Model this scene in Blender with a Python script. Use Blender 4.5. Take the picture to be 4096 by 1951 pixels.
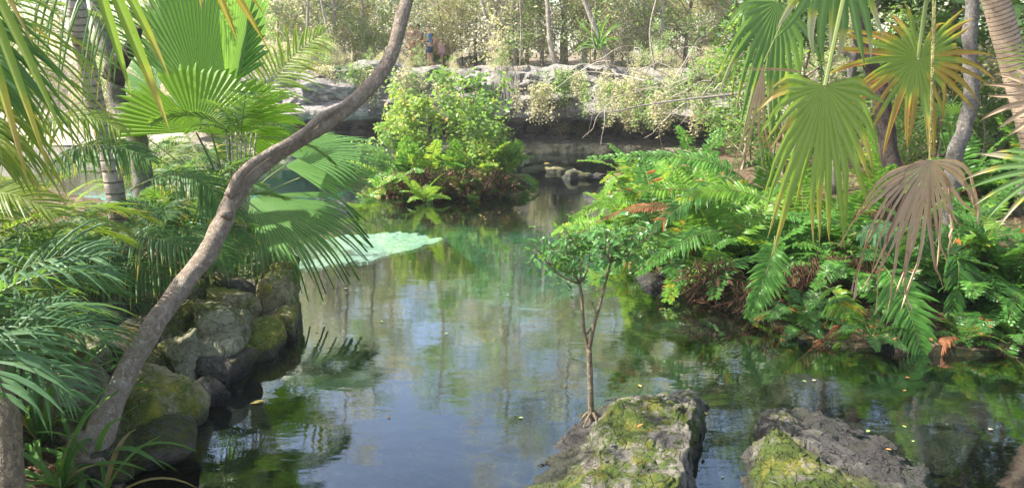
import bpy, bmesh, math, random
import numpy as np
from mathutils import Vector, Matrix, noise, Quaternion
R = math.radians
random.seed(7)
for o in list(bpy.data.objects): bpy.data.objects.remove(o)
scene = bpy.context.scene
C = scene.collection
# ------------------------------------------------------------------ camera
FPX, PITCH, CAMZ = 745.0, R(13.2), 3.0
cam = bpy.data.cameras.new('camera'); camo = bpy.data.objects.new('camera', cam); C.objects.link(camo)
cam.lens = FPX / 1024 * 36; cam.sensor_width = 36; cam.clip_start = 0.05; cam.clip_end = 1500
camo.location = (0, 0, CAMZ); camo.rotation_euler = (R(90) - PITCH, 0, 0)
scene.camera = camo
# ------------------------------------------------------------------ light
SUN_EL, SUN_AZ = R(51), R(-92)          # azimuth measured from +Y, negative is to the left
w = bpy.data.worlds.new('World'); scene.world = w; w.use_nodes = True
nt = w.node_tree; bg = nt.nodes['Background']
sky = nt.nodes.new('ShaderNodeTexSky'); sky.sky_type = 'NISHITA'; sky.sun_disc = False
sky.sun_elevation = SUN_EL; sky.sun_rotation = SUN_AZ; sky.air_density = 1.0; sky.dust_density = 2.0; sky.ozone_density = 1.0
wm = nt.nodes.new('ShaderNodeMix'); wm.data_type = 'RGBA'; wm.blend_type = 'MULTIPLY'; wm.inputs[0].default_value = 1; wm.inputs[7].default_value = (1.10, 1.01, .92, 1)
nt.links.new(sky.outputs[0], wm.inputs[6]); nt.links.new(wm.outputs[2], bg.inputs[0]); bg.inputs[1].default_value = 0.15
sl = bpy.data.lights.new('sun', 'SUN'); so = bpy.data.objects.new('sun', sl); C.objects.link(so)
sl.energy = 5.0; sl.angle = R(0.55); sl.color = (1, .94, .84)
sd = Vector((math.sin(SUN_AZ) * math.cos(SUN_EL), math.cos(SUN_AZ) * math.cos(SUN_EL), math.sin(SUN_EL)))
so.rotation_euler = sd.to_track_quat('Z', 'Y').to_euler()
scene.view_settings.view_transform = 'Standard'; scene.view_settings.look = 'None'
scene.view_settings.gamma = 1; scene.view_settings.exposure = 1.7
scene.cycles.max_bounces = 10; scene.cycles.transparent_max_bounces = 16
scene.cycles.transmission_bounces = 6; scene.cycles.diffuse_bounces = 4

FW = Vector((0, math.cos(PITCH), -math.sin(PITCH))); UP = Vector((0, math.sin(PITCH), math.cos(PITCH)))
CAM = Vector((0, 0, CAMZ))
def ray(px, py): return FW + Vector((1, 0, 0)) * ((px - 512) / FPX) + UP * ((243.75 - py) / FPX)
def at(px, py, Y):
    d = ray(px, py); return CAM + d * (Y / d.y)
def onz(px, py, z=0.0):
    d = ray(px, py); return CAM + d * ((z - CAMZ) / d.z)

# ------------------------------------------------------------------ helpers
def meta(o, label=None, cat=None, group=None, kind=None):
    if label: o['label'] = label
    if cat: o['category'] = cat
    if group: o['group'] = group
    if kind: o['kind'] = kind
    return o
def thing(name, loc, label, cat, group=None, rz=0, scale=1):
    o = bpy.data.objects.new(name, None); C.objects.link(o); o.empty_display_size = .2
    o.location = loc; o.rotation_euler = (0, 0, rz); o.scale = (scale,) * 3
    return meta(o, label, cat, group)
def link(name, me, parent=None, loc=(0, 0, 0)):
    o = bpy.data.objects.new(name, me); C.objects.link(o); o.location = loc
    if parent is not None: o.parent = parent
    return o
class MB:
    """collects verts / faces / attributes"""
    def __init__(s): s.v = []; s.f = []; s.m = []; s.t = []; s.r = []; s.b = []
    def add(s, vs, fs, mi=0, t=None, r=0.5, b=None):
        o = len(s.v); s.v.extend(vs); s.f.extend([tuple(i + o for i in f) for f in fs]); s.m.extend([mi] * len(fs))
        n = len(vs)
        s.t.extend(t if t is not None else [0.] * n); s.r.extend([r] * n if not isinstance(r, list) else r); s.b.extend(b if b is not None else [0.] * n)
    def mesh(s, name, mats, smooth=True):
        me = bpy.data.meshes.new(name); me.from_pydata([tuple(x) for x in s.v], [], s.f)
        for m in (mats if isinstance(mats, (list, tuple)) else [mats]): me.materials.append(m)
        me.polygons.foreach_set('material_index', s.m)
        if smooth: me.polygons.foreach_set('use_smooth', [True] * len(s.f))
        for nm, d in (('t', s.t), ('rnd', s.r), ('rib', s.b)):
            a = me.attributes.new(nm, 'FLOAT', 'POINT'); a.data.foreach_set('value', d)
        me.update(); return me
def npmesh(name, V, F, mat, smooth=False):
    me = bpy.data.meshes.new(name); V = np.asarray(V, dtype=np.float32); F = np.asarray(F, dtype=np.int32)
    k = F.shape[1]
    me.vertices.add(len(V)); me.vertices.foreach_set('co', V.ravel())
    me.loops.add(F.size); me.loops.foreach_set('vertex_index', F.ravel())
    me.polygons.add(len(F)); me.polygons.foreach_set('loop_start', np.arange(0, F.size, k, dtype=np.int32))
    me.polygons.foreach_set('loop_total', np.full(len(F), k, dtype=np.int32))
    me.materials.append(mat); me.polygons.foreach_set('use_smooth', np.full(len(F), smooth))
    me.update(calc_edges=True); return me
def bez(P0, P1, P2, n):
    return [P0 * (1 - u) ** 2 + P1 * 2 * u * (1 - u) + P2 * u * u for u in [i / (n - 1) for i in range(n)]]
def smooth_path(pts, k=6):
    """Catmull-Rom through pts"""
    out = []; P = [pts[0] * 2 - pts[1]] + list(pts) + [pts[-1] * 2 - pts[-2]]
    for i in range(1, len(P) - 2):
        for j in range(k):
            u = j / k; a, b, c, d = P[i - 1], P[i], P[i + 1], P[i + 2]
            out.append(.5 * ((2 * b) + (c - a) * u + (2 * a - 5 * b + 4 * c - d) * u * u + (3 * b - a - 3 * c + d) * u ** 3))
    out.append(pts[-1]); return out
def tube(mb, pts, rad, sides=8, mi=0, amp=0., fr=3., cap=True, r=.5):
    n = len(pts); vs = []; fs = []; ts = []
    T0 = (pts[1] - pts[0]).normalized(); A = T0.orthogonal().normalized()
    for i, p in enumerate(pts):
        T = (pts[min(i + 1, n - 1)] - pts[max(i - 1, 0)]).normalized()
        A = (A - T * A.dot(T)).normalized(); B = T.cross(A)
        rr = rad(i / (n - 1)) if callable(rad) else rad
        for k in range(sides):
            a = 2 * math.pi * k / sides; d = A * math.cos(a) + B * math.sin(a); q = rr
            if amp: q += amp * rr * (noise.noise((p + d * rr) * fr) + .5 * noise.noise((p + d * rr) * fr * 2.7))
            vs.append(p + d * q); ts.append(i / (n - 1))
    for i in range(n - 1):
        for k in range(sides):
            k2 = (k + 1) % sides
            fs.append((i * sides + k, i * sides + k2, (i + 1) * sides + k2, (i + 1) * sides + k))
    if cap:
        fs.append(tuple(range(sides))[::-1]); fs.append(tuple((n - 1) * sides + k for k in range(sides)))
    mb.add(vs, fs, mi, ts, r)

# ------------------------------------------------------------------ materials
class NT:
    def __init__(s, name):
        s.mat = bpy.data.materials.new(name); s.mat.use_nodes = True; s.t = s.mat.node_tree; s.t.nodes.clear()
    def n(s, typ, **kw):
        x = s.t.nodes.new('ShaderNode' + typ)
        for k, v in kw.items():
            if k[0] == '_': x.inputs[k[1:].replace('_', ' ')].default_value = v
            else: setattr(x, k, v)
        return x
    def l(s, a, b): s.t.links.new(a, b)
    def mix(s, a, b, f, blend='MIX'):
        x = s.n('Mix', data_type='RGBA', blend_type=blend)
        for sock, v in ((x.inputs[0], f), (x.inputs[6], a), (x.inputs[7], b)):
            if hasattr(v, 'links'): s.l(v, sock)
            elif isinstance(v, (int, float)): sock.default_value = v
            else: sock.default_value = (*v, 1) if len(v) == 3 else v
        return x.outputs[2]
    def ramp(s, f, *st):
        x = s.n('ValToRGB'); e = x.color_ramp.elements
        while len(e) < len(st): e.new(.5)
        for q, (p, c) in zip(e, st):
            q.position = p; q.color = (*c, 1) if not isinstance(c, (int, float)) else (c, c, c, 1)
        s.l(f, x.inputs[0]); return x.outputs[0]
    def math(s, op, a, b=0.):
        x = s.n('Math', operation=op)
        for sock, v in ((x.inputs[0], a), (x.inputs[1], b)):
            if hasattr(v, 'links'): s.l(v, sock)
            else: sock.default_value = v
        return x.outputs[0]
    def noise(s, sc, det=4, rough=.55, vec=None, scale3=None, dist=0.):
        x = s.n('TexNoise'); x.inputs['Scale'].default_value = sc; x.inputs['Detail'].default_value = det; x.inputs['Roughness'].default_value = rough
        x.inputs['Distortion'].default_value = dist
        g = s.n('NewGeometry').outputs['Position'] if vec is None else vec
        if scale3:
            m = s.n('Mapping'); m.inputs['Scale'].default_value = scale3; s.l(g, m.inputs[0]); g = m.outputs[0]
        s.l(g, x.inputs['Vector']); return x.outputs['Fac']
    def bump(s, h, st, dist=.02, nrm=None):
        x = s.n('Bump'); x.inputs['Strength'].default_value = st; x.inputs['Distance'].default_value = dist; s.l(h, x.inputs['Height'])
        if nrm is not None: s.l(nrm, x.inputs['Normal'])
        return x.outputs[0]
    def out(s, sh): o = s.n('OutputMaterial'); s.l(sh, o.inputs[0]); return s.mat
    def prin(s, col, rough=.6, nrm=None, spec=.5):
        p = s.n('BsdfPrincipled')
        if hasattr(col, 'links'): s.l(col, p.inputs['Base Color'])
        else: p.inputs['Base Color'].default_value = (*col, 1)
        if hasattr(rough, 'links'): s.l(rough, p.inputs['Roughness'])
        else: p.inputs['Roughness'].default_value = rough
        p.inputs['Specular IOR Level'].default_value = spec
        if nrm is not None: s.l(nrm, p.inputs['Normal'])
        return p.outputs[0]

def leafmat(name, c1, c2, trans=.4, tcol=None, rough=.4, dry=None, dryamt=0., island=True, tip=None, tipstart=.8, rib=None, odd=None, oddp=.0):
    """green leaf: two tones varied leaf by leaf, light shining through, optional dry share, brown tips and pale ribs"""
    m = NT(name)
    g = m.n('NewGeometry'); oi = m.n('ObjectInfo')
    if island: rnd = g.outputs['Random Per Island']
    else: a = m.n('Attribute', attribute_name='rnd'); rnd = a.outputs['Fac']
    f = m.math('FRACT', m.math('ADD', rnd, oi.outputs['Random']))
    nz = m.noise(2.2, 3)
    f2 = m.math('ADD', m.math('MULTIPLY', f, .55), m.math('MULTIPLY', m.ramp(nz, (.3, 0.), (.7, 1.)), .45))
    col = m.mix(c1, c2, f2)
    if odd: col = m.mix(col, odd, m.ramp(m.math('FRACT', m.math('MULTIPLY', f, 7.31)), (1 - oddp - .02, 0.), (1 - oddp, 1.)))
    if dry: col = m.mix(col, dry, m.ramp(m.math('FRACT', m.math('MULTIPLY', f, 3.7)), (1 - dryamt - .02, 0.), (1 - dryamt, 1.)))
    if tip:
        t = m.n('Attribute', attribute_name='t').outputs['Fac']
        e = m.math('ADD', t, m.math('MULTIPLY', m.math('SUBTRACT', rnd, .5), .55))
        e = m.math('ADD', e, m.math('MULTIPLY', m.math('SUBTRACT', m.noise(6, 3), .5), .35))
        col = m.mix(col, m.ramp(e, (tipstart, (.42, .34, .03)), (min(.99, tipstart + .13), tip)), m.ramp(e, (max(0, tipstart - .06), 0.), (min(1, tipstart + .03), 1.)))
    if rib:
        b = m.n('Attribute', attribute_name='rib').outputs['Fac']
        col = m.mix(col, rib, m.math('MULTIPLY', m.math('POWER', b, 2.), .75))  # pale leaf ribs; light and shade of the pleats also put into this colour
    fine = m.noise(60, 2)
    nb = m.bump(fine, .15, .004)
    col = m.mix(col, tuple(x * .45 + .04 for x in c1), m.ramp(m.noise(28, 4, .7), (.60, 0.), (.70, .6)))
    rr = m.math('ADD', m.math('MULTIPLY', m.noise(9, 2), .25), rough - .1)
    p = m.prin(col, rr, nb, .32)
    tr = m.n('BsdfTranslucent')
    tc = m.mix(col, tcol or (.45, .8, .05), .5 if tcol is None else .6, 'MIX') if True else col
    tc = m.mix(tc, col, .35)
    m.l(tc, tr.inputs[0])
    mx = m.n('MixShader'); mx.inputs[0].default_value = trans; m.l(p, mx.inputs[1]); m.l(tr.outputs[0], mx.inputs[2])
    return m.out(mx.outputs[0])

def barkmat(name, c1, c2, c3, ringed=False, sc=9, rough=.85):
    m = NT(name)
    tc = m.n('TexCoord').outputs['Object']
    a = m.noise(sc, 6, .65, tc); b = m.noise(sc * .35, 3, .5, tc); c = m.noise(sc * 6, 3, .6, tc)
    col = m.mix(c1, c2, m.ramp(a, (.38, 0.), (.62, 1.)))
    col = m.mix(col, c3, m.ramp(b, (.55, 0.), (.68, .75)))
    col = m.mix(col, (.03, .025, .02), m.ramp(c, (.3, .7), (.42, 0.)))
    cr = m.noise(sc * 1.6, 4, .6, tc, (1, 1, .45), 1.5); crk = m.ramp(cr, (.44, 0.), (.5, 1.), (.54, 1.), (.6, 0.)); col = m.mix(col, m.mix(col, (.04, .03, .025), .55), m.math('MULTIPLY', crk, .0 if ringed or rough < .6 else .55))
    h = m.math('SUBTRACT', m.math('ADD', a, m.math('MULTIPLY', c, .5)), m.math('MULTIPLY', crk, .0 if ringed else .35))
    if ringed:
        t = m.n('Attribute', attribute_name='t').outputs['Fac']
        wv = m.math('ADD', m.math('MULTIPLY', t, ringed), m.math('MULTIPLY', b, .6))
        fr = m.math('FRACT', wv)
        rg = m.ramp(fr, (0, .35), (.05, .3), (.16, 1.), (.85, .9), (1, .4))
        col = m.mix(m.mix(col, (.07, .05, .035), .65), col, rg); h = m.math('ADD', m.math('MULTIPLY', h, .35), rg)
    nb = m.bump(h, .9, .03)
    return m.out(m.prin(col, rough, nb, .25))

def rockmat(name, base, dark, moss, mossamt, wet=.10, pits=1., pale=(.42, .4, .36)):
    m = NT(name)
    g = m.n('NewGeometry'); pos = g.outputs['Position']
    a = m.noise(4.5, 6, .7); b = m.noise(19, 6, .75); c = m.noise(1.6, 6, .7); d = m.noise(70, 3, .65)
    vr = m.n('TexVoronoi'); vr.inputs['Scale'].default_value = 11; m.l(pos, vr.inputs['Vector'])
    pit = m.ramp(vr.outputs['Distance'], (.05, 0.), (.3, 1.))
    col = m.mix(dark, base, m.ramp(a, (.36, 0.), (.6, 1.)))
    col = m.mix(col, pale, m.ramp(b, (.52, 0.), (.7, .75)))
    col = m.mix(m.mix(col, (.03, .03, .025), .75), col, m.ramp(b, (.3, 0.), (.43, 1.)))
    col = m.mix(m.mix(col, dark, .5), col, pit)
    sx = m.n('SeparateXYZ'); m.l(g.outputs['Normal'], sx.inputs[0])
    # moss
    mk = m.math('ADD', c, m.math('MULTIPLY', m.math('SUBTRACT', b, .5), .5))
    mk = m.ramp(mk, (.62 - mossamt * .3, 0.), (.70 - mossamt * .3, 1.))
    mcol = m.mix(moss, tuple(x * .45 for x in moss), m.ramp(d, (.35, 1.), (.65, 0.)))
    mcol = m.mix(mcol, (moss[0] * 1.5 + .03, moss[1] * 1.2, moss[2]), m.ramp(m.noise(5, 3), (.5, 0.), (.66, .8)))
    col = m.mix(col, mcol, mk)
    px = m.n('SeparateXYZ'); m.l(pos, px.inputs[0])
    ck = m.n('TexVoronoi', feature='DISTANCE_TO_EDGE'); ck.inputs['Scale'].default_value = 3.1; wv_ = m.n('VectorMath', operation='ADD'); m.l(pos, wv_.inputs[0]); nzv = m.n('TexNoise'); nzv.inputs['Scale'].default_value = 4; m.l(pos, nzv.inputs['Vector']); m.l(nzv.outputs['Color'], wv_.inputs[1]); m.l(wv_.outputs[0], ck.inputs['Vector']); ckr = m.ramp(ck.outputs['Distance'], (.0, 0.), (.05, 1.)); col = m.mix((.03, .026, .018), col, m.math('ADD', m.math('MULTIPLY', ckr, .4), .6))
    wz = m.math('ADD', px.outputs['Z'], m.math('MULTIPLY', m.math('SUBTRACT', a, .5), .12))
    wetf = m.ramp(wz, (wet * .5, 1.), (wet, 0.))
    col = m.mix(col, m.mix(col, (.035, .032, .034), .8), wetf)
    rough = m.math('SUBTRACT', .88, m.math('MULTIPLY', wetf, .45))
    h = m.math('ADD', m.math('ADD', m.math('MULTIPLY', b, 1.), m.math('MULTIPLY', m.math('ADD', pit, ckr), .35 * pits)), m.math('MULTIPLY', d, .35))
    nb = m.bump(h, 1., .045)
    return m.out(m.prin(col, rough, nb, .3))

M = {}
M['palm_leaf'] = leafmat('palm_leaf', (.028, .09, .018), (.07, .155, .03), .38, island=True, rough=.46, tip=(.30, .2, .08), tipstart=1.02)
M['palm_yellow'] = leafmat('palm_leaf_yellow', (.10, .17, .025), (.2, .24, .03), .45, rough=.42, tip=(.35, .2, .07), tipstart=.95)
M['palm_blue'] = leafmat('palm_leaf_bluish', (.035, .10, .045), (.08, .17, .06), .35, rough=.52)
M['fan_bright'] = leafmat('fan_leaf_bright', (.085, .19, .005), (.14, .26, .008), .52, tcol=(.5, .9, .01), island=False, rough=.4, rib=(.18, .32, .04), tip=(.35, .4, .05), tipstart=1.1)
M['fan_green'] = leafmat('fan_leaf_green', (.032, .12, .014), (.065, .18, .025), .34, island=False, rough=.3, rib=(.26, .40, .18))
M['thatch'] = leafmat('thatch_leaf', (.11, .19, .025), (.18, .26, .035), .44, island=False, rough=.45, rib=(.3, .34, .12), tip=(.33, .17, .07), tipstart=.86)
M['thatch_rust'] = leafmat('thatch_leaf_rusty', (.10, .18, .025), (.17, .24, .03), .44, island=False, rough=.45, rib=(.34, .34, .12), tip=(.36, .12, .03), tipstart=.5)
M['thatch_dark'] = leafmat('thatch_leaf_dark', (.04, .11, .03), (.08, .17, .04), .4, island=False, rough=.42, rib=(.2, .28, .12), tip=(.4, .32, .24), tipstart=.9)
M['dead_fan'] = leafmat('dead_fan_leaf', (.26, .165, .09), (.52, .37, .22), .18, tcol=(.3, .2, .1), island=False, rough=.7, rib=(.45, .37, .28))
M['dead_frond'] = leafmat('dead_frond', (.16, .055, .025), (.32, .13, .05), .25, tcol=(.7, .25, .05), rough=.6)
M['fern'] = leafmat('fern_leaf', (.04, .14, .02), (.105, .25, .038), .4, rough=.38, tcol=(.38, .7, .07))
M['fern_yellow'] = leafmat('fern_leaf_lit', (.08, .21, .02), (.16, .30, .03), .48, rough=.34, tcol=(.55, .78, .08), odd=(.3, .3, .02), oddp=.06)  # lit copy of the fern leaf: sunlight put into a yellower, brighter colour
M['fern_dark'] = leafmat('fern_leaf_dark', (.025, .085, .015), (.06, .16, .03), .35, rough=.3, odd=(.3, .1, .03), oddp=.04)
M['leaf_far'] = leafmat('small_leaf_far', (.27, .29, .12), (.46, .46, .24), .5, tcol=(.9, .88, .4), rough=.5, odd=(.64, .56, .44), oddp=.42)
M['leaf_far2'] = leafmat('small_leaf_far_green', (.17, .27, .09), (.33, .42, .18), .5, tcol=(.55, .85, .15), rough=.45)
M['leaf_mid'] = leafmat('shrub_leaf', (.10, .20, .06), (.20, .30, .10), .5, rough=.35, odd=(.3, .3, .03), oddp=.04)
M['leaf_sap'] = leafmat('sapling_leaf', (.05, .14, .04), (.10, .23, .07), .35, rough=.3)
M['leaf_canopy'] = leafmat('canopy_leaf', (.025, .06, .018), (.05, .10, .03), .14, rough=.5)
M['grass'] = leafmat('strap_leaf', (.05, .15, .03), (.10, .21, .05), .42, rough=.4, odd=(.3, .2, .08), oddp=.08)
M['litter'] = leafmat('dry_litter', (.07, .04, .025), (.26, .14, .07), .12, tcol=(.5, .2, .05), rough=.7)
M['litter2'] = leafmat('dark_dead_fronds', (.035, .022, .015), (.16, .075, .035), .15, tcol=(.4, .15, .05), rough=.7)
M['stalk'] = leafmat('palm_stalk', (.12, .16, .05), (.16, .20, .06), .1, rough=.5)
M['stalk_pale'] = barkmat('palm_stalk_pale', (.35, .36, .22), (.5, .47, .32), (.4, .38, .25), sc=6, rough=.5)
M['fern_stalk'] = barkmat('fern_stalk', (.12, .13, .04), (.22, .2, .07), (.2, .12, .05), sc=6, rough=.5)
M['bark'] = barkmat('leaning_bark', (.32, .25, .19), (.45, .37, .29), (.52, .47, .40), sc=24)
M['bark_thin'] = barkmat('thin_bark', (.32, .27, .21), (.48, .42, .35), (.58, .53, .47), sc=8)
M['bark_sap'] = barkmat('sapling_bark', (.17, .14, .09), (.29, .23, .15), (.34, .27, .2), sc=14)
M['bark_grey'] = barkmat('grey_bark', (.2, .18, .16), (.36, .34, .31), (.14, .12, .1), sc=34)
M['bark_dark'] = barkmat('dark_bark', (.05, .035, .03), (.09, .07, .06), (.14, .1, .08), sc=12)
M['palm_bark'] = barkmat('palm_ringed_bark', (.25, .2, .17), (.36, .31, .27), (.42, .38, .34), ringed=34, sc=5)
M['palm_bark2'] = barkmat('palm_ringed_bark_tan', (.27, .2, .14), (.36, .28, .2), (.33, .26, .19), ringed=95, sc=5)
M['crownshaft'] = barkmat('crownshaft', (.25, .38, .2), (.33, .45, .26), (.3, .42, .22), sc=2, rough=.4)
M['rock_bank'] = rockmat('bank_stone', (.34, .33, .22), (.17, .165, .10), (.10, .13, .025), .42, wet=.16, pits=.7, pale=(.50, .48, .36))
M['rock_moss'] = rockmat('mossy_stone', (.38, .34, .20), (.20, .17, .08), (.17, .21, .03), .66, wet=.16, pale=(.40, .36, .22))
M['rock_fore'] = rockmat('pitted_limestone', (.26, .24, .205), (.10, .09, .075), (.08, .12, .018), .60, wet=.17, pale=(.44, .41, .36))
M['rock_sunk'] = rockmat('sunken_stone', (.42, .27, .09), (.12, .08, .03), (.22, .22, .03), .6, wet=-5., pale=(.5, .38, .16))
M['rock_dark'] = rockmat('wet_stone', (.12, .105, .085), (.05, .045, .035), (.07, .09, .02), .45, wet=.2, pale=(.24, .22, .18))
M['rock_pale'] = rockmat('pale_stone', (.42, .4, .36), (.2, .17, .12), (.2, .17, .05), .35, wet=.12, pale=(.6, .58, .55))

def groundmat():
    m = NT('forest_floor')
    a = m.noise(2.5, 6, .65); b = m.noise(18, 5, .7); c = m.noise(.5, 3)
    col = m.mix((.045, .03, .02), (.12, .08, .05), m.ramp(a, (.35, 0.), (.65, 1.)))
    col = m.mix(col, (.34, .25, .16), m.ramp(b, (.52, 0.), (.68, .8)))
    col = m.mix(col, (.03, .025, .018), m.ramp(b, (.3, .8), (.42, 0.)))
    col = m.mix(col, (.07, .11, .03), m.ramp(c, (.5, 0.), (.62, .7)))
    g = m.n('SeparateXYZ'); m.l(m.n('NewGeometry').outputs['Position'], g.inputs[0])
    # far clearing: pale limestone ground, with strong sunlight put into its colour
    fz = m.math('MULTIPLY', m.ramp(m.math('DIVIDE', g.outputs['Y'], 100.), (.26, 0.), (.29, 1.)), m.ramp(m.math('ADD', m.math('MULTIPLY', g.outputs['X'], .02), .5), (.27, 1.), (.32, .25)))
    pale = m.mix((.32, .28, .21), (.52, .47, .40), m.ramp(a, (.4, 0.), (.6, 1.)))
    col = m.mix(col, pale, m.math('MULTIPLY', fz, .8))
    return m.out(m.prin(col, .9, m.bump(m.math('ADD', a, b), .8, .05), .2))
def bedmat():
    m = NT('pond_bed')
    pos = m.n('NewGeometry').outputs['Position']; g = m.n('SeparateXYZ'); m.l(pos, g.inputs[0])
    a = m.noise(1.1, 5, .6); b = m.noise(4.5, 5, .65); c = m.noise(16, 4, .7)
    vr = m.n('TexVoronoi'); vr.inputs['Scale'].default_value = 2.6; m.l(pos, vr.inputs['Vector'])
    algae = m.mix((.004, .010, .007), (.028, .036, .010), m.ramp(b, (.38, 0.), (.62, 1.)))
    brown = m.mix((.015, .010, .006), (.14, .08, .025), m.ramp(b, (.4, 0.), (.64, 1.)))
    col = m.mix(algae, brown, m.ramp(a, (.45, 0.), (.6, .9)))
    col = m.mix(col, (.01, .012, .01), m.ramp(vr.outputs['Distance'], (.42, 0.), (.62, .75)))
    col = m.mix(col, (.22, .18, .09), m.ramp(c, (.62, 0.), (.74, .6)))
    # pale lime silt with green weed in the middle and the far left basin
    def zone(cx, cy, rx, ry):
        dx = m.math('DIVIDE', m.math('SUBTRACT', g.outputs['X'], cx), rx); dy = m.math('DIVIDE', m.math('SUBTRACT', g.outputs['Y'], cy), ry)
        d = m.math('SQRT', m.math('ADD', m.math('MULTIPLY', dx, dx), m.math('MULTIPLY', dy, dy)))
        d = m.math('ADD', d, m.math('MULTIPLY', m.math('SUBTRACT', a, .5), 1.4))
        return m.ramp(d, (.75, 1.), (1.05, 0.))
    silt = m.mix((.02, .17, .13), (.10, .46, .34), m.ramp(b, (.42, 0.), (.62, 1.)))
    silt = m.mix(silt, (.03, .09, .03), m.ramp(c, (.5, 0.), (.62, .8)))
    col = m.mix(col, silt, m.math('MULTIPLY', m.math('MULTIPLY', zone(-.4, 14.8, 4.0, 2.2), m.ramp(c, (.44, .1), (.6, 1.))), .75))
    far = m.mix((.04, .48, .44), (.35, .85, .76), m.ramp(b, (.42, 0.), (.6, 1.)))
    col = m.mix(col, far, zone(-12.5, 22.5, 10., 5.2))
    return m.out(m.prin(col, .9, m.bump(b, .5, .08), .1))
def shelfmat():
    m = NT('lime_shelf')
    a = m.noise(2.2, 5, .6, scale3=(1, 2.2, 1)); b = m.noise(13, 4, .7, scale3=(1, 2.5, 1))
    col = m.mix((.66, .74, .64), (.88, .90, .82), m.ramp(a, (.4, 0.), (.6, 1.)))
    col = m.mix(col, (.20, .36, .26), m.ramp(b, (.5, 0.), (.6, .95)))
    return m.out(m.prin(col, .9, m.bump(b, .5, .05), .1))
def watermat():
    m = NT('pond_water')
    a = m.noise(1.0, 3, .5, scale3=(1.2, 2.6, 1)); b = m.noise(3.4, 4, .55, scale3=(1, 2.6, 1), dist=.4); c = m.noise(17, 3, .55, scale3=(1, 2.2, 1), dist=.6)
    calm = m.ramp(m.noise(.35, 2), (.35, .35), (.65, 1.))
    h = m.math('ADD', m.math('MULTIPLY', a, .35), m.math('MULTIPLY', m.math('ADD', m.math('MULTIPLY', b, .13), m.math('MULTIPLY', c, .012)), calm))
    nb = m.bump(h, .22, .05)
    fr = m.n('Fresnel'); fr.inputs[0].default_value = 1.33; m.l(nb, fr.inputs['Normal']); fac = m.math('MINIMUM', m.math('ADD', m.math('MULTIPLY', fr.outputs[0], 3.0), .01), .45)
    gl = m.n('BsdfGlossy'); gl.inputs['Roughness'].default_value = .004; gl.inputs['Color'].default_value = (.9, .95, 1, 1); m.l(nb, gl.inputs['Normal'])
    tr = m.n('BsdfTransparent'); tr.inputs[0].default_value = (.54, .66, .64, 1)
    mx = m.n('MixShader'); m.l(fac, mx.inputs[0]); m.l(tr.outputs[0], mx.inputs[1]); m.l(gl.outputs[0], mx.inputs[2])
    return m.out(mx.outputs[0])
M['ground'] = groundmat(); M['bed'] = bedmat(); M['shelf'] = shelfmat(); M['water'] = watermat()
def cliffmat():
    m = NT('cliff_limestone')
    a = m.noise(1.3, 6, .65, scale3=(1, 1, 2.2)); b = m.noise(5, 6, .7, scale3=(1, 1, 2.)); c = m.noise(22, 4, .65)
    col = m.mix((.20, .185, .17), (.38, .355, .33), m.ramp(a, (.38, 0.), (.6, 1.)))
    col = m.mix(col, (.46, .43, .40), m.ramp(b, (.50, 0.), (.62, .9)))
    col = m.mix(col, (.04, .038, .036), m.ramp(b, (.3, .9), (.44, 0.)))
    g = m.n('SeparateXYZ'); m.l(m.n('NewGeometry').outputs['Position'], g.inputs[0])
    low = m.ramp(m.math('ADD', g.outputs['Z'], m.math('MULTIPLY', m.math('SUBTRACT', a, .5), .5)), (.25, 1.), (.5, 0.))
    col = m.mix(col, m.mix((.22, .20, .10), (.42, .38, .26), b), m.math('MULTIPLY', low, .8))
    st = m.ramp(m.noise(1.5, 4, .6, scale3=(2.5, 2.5, .25)), (.5, 0.), (.64, .8))
    stz = m.ramp(g.outputs['Z'], (.2, 0.), (.4, 1.), (1.2, 1.), (1.8, 0.))
    col = m.mix(col, (.05, .045, .04), m.math('MULTIPLY', st, stz))
    return m.out(m.prin(col, .9, m.bump(m.math('ADD', b, m.math('MULTIPLY', c, .4)), 1., .25), .2))
M['cliff'] = cliffmat()
def plain(name, c, rough=.7, v=.3):
    m = NT(name); col = m.mix(c, tuple(x * (1 - v) for x in c), m.noise(9, 3)); return m.out(m.prin(col, rough))

# ------------------------------------------------------------------ terrain
def P2(px, py): p = onz(px, py); return (p.x, p.y)
POND = [(-1.7, 4.1), (2, 3.4), (7, 3.6), (12, 5.5)] + [P2(*p) for p in ((1090, 352), (960, 356), (860, 352), (800, 343), (760, 320), (705, 300), (645, 286), (655, 262), (640, 235), (612, 205), (605, 180), (625, 166))] \
    + [(8.2, 27.2), (6.8, 29.3), (2, 30.6), (-3, 30.5), (-7, 29.7), (-11, 30.6), (-12.5, 29.5), (-22, 30), (-30, 29), (-30, 19)] \
    + [(-18, 18.5), (-10, 17.5), (-7.5, 15.5), (-5.5, 13.6)] + [P2(*p) for p in ((255, 250), (276, 262), (294, 300), (274, 338), (243, 372), (186, 407), (126, 433), (100, 467), (92, 487))]
PX = np.array([p[0] for p in POND]); PY = np.array([p[1] for p in POND])
def pond_sd(X, Y):
    X = np.asarray(X, float); Y = np.asarray(Y, float)
    d = np.full(X.shape, 1e9); ins = np.zeros(X.shape, bool); n = len(PX)
    for i in range(n):
        x0, y0, x1, y1 = PX[i], PY[i], PX[(i + 1) % n], PY[(i + 1) % n]
        ex, ey = x1 - x0, y1 - y0; t = np.clip(((X - x0) * ex + (Y - y0) * ey) / (ex * ex + ey * ey), 0, 1)
        d = np.minimum(d, np.hypot(X - x0 - t * ex, Y - y0 - t * ey))
        c = ((y0 > Y) != (y1 > Y)) & (X < (x1 - x0) * (Y - y0) / (y1 - y0 + 1e-12) + x0); ins ^= c
    return np.where(ins, -d, d)
ISL = (-1.75, 18.9, 2.5, 1.35)
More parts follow.
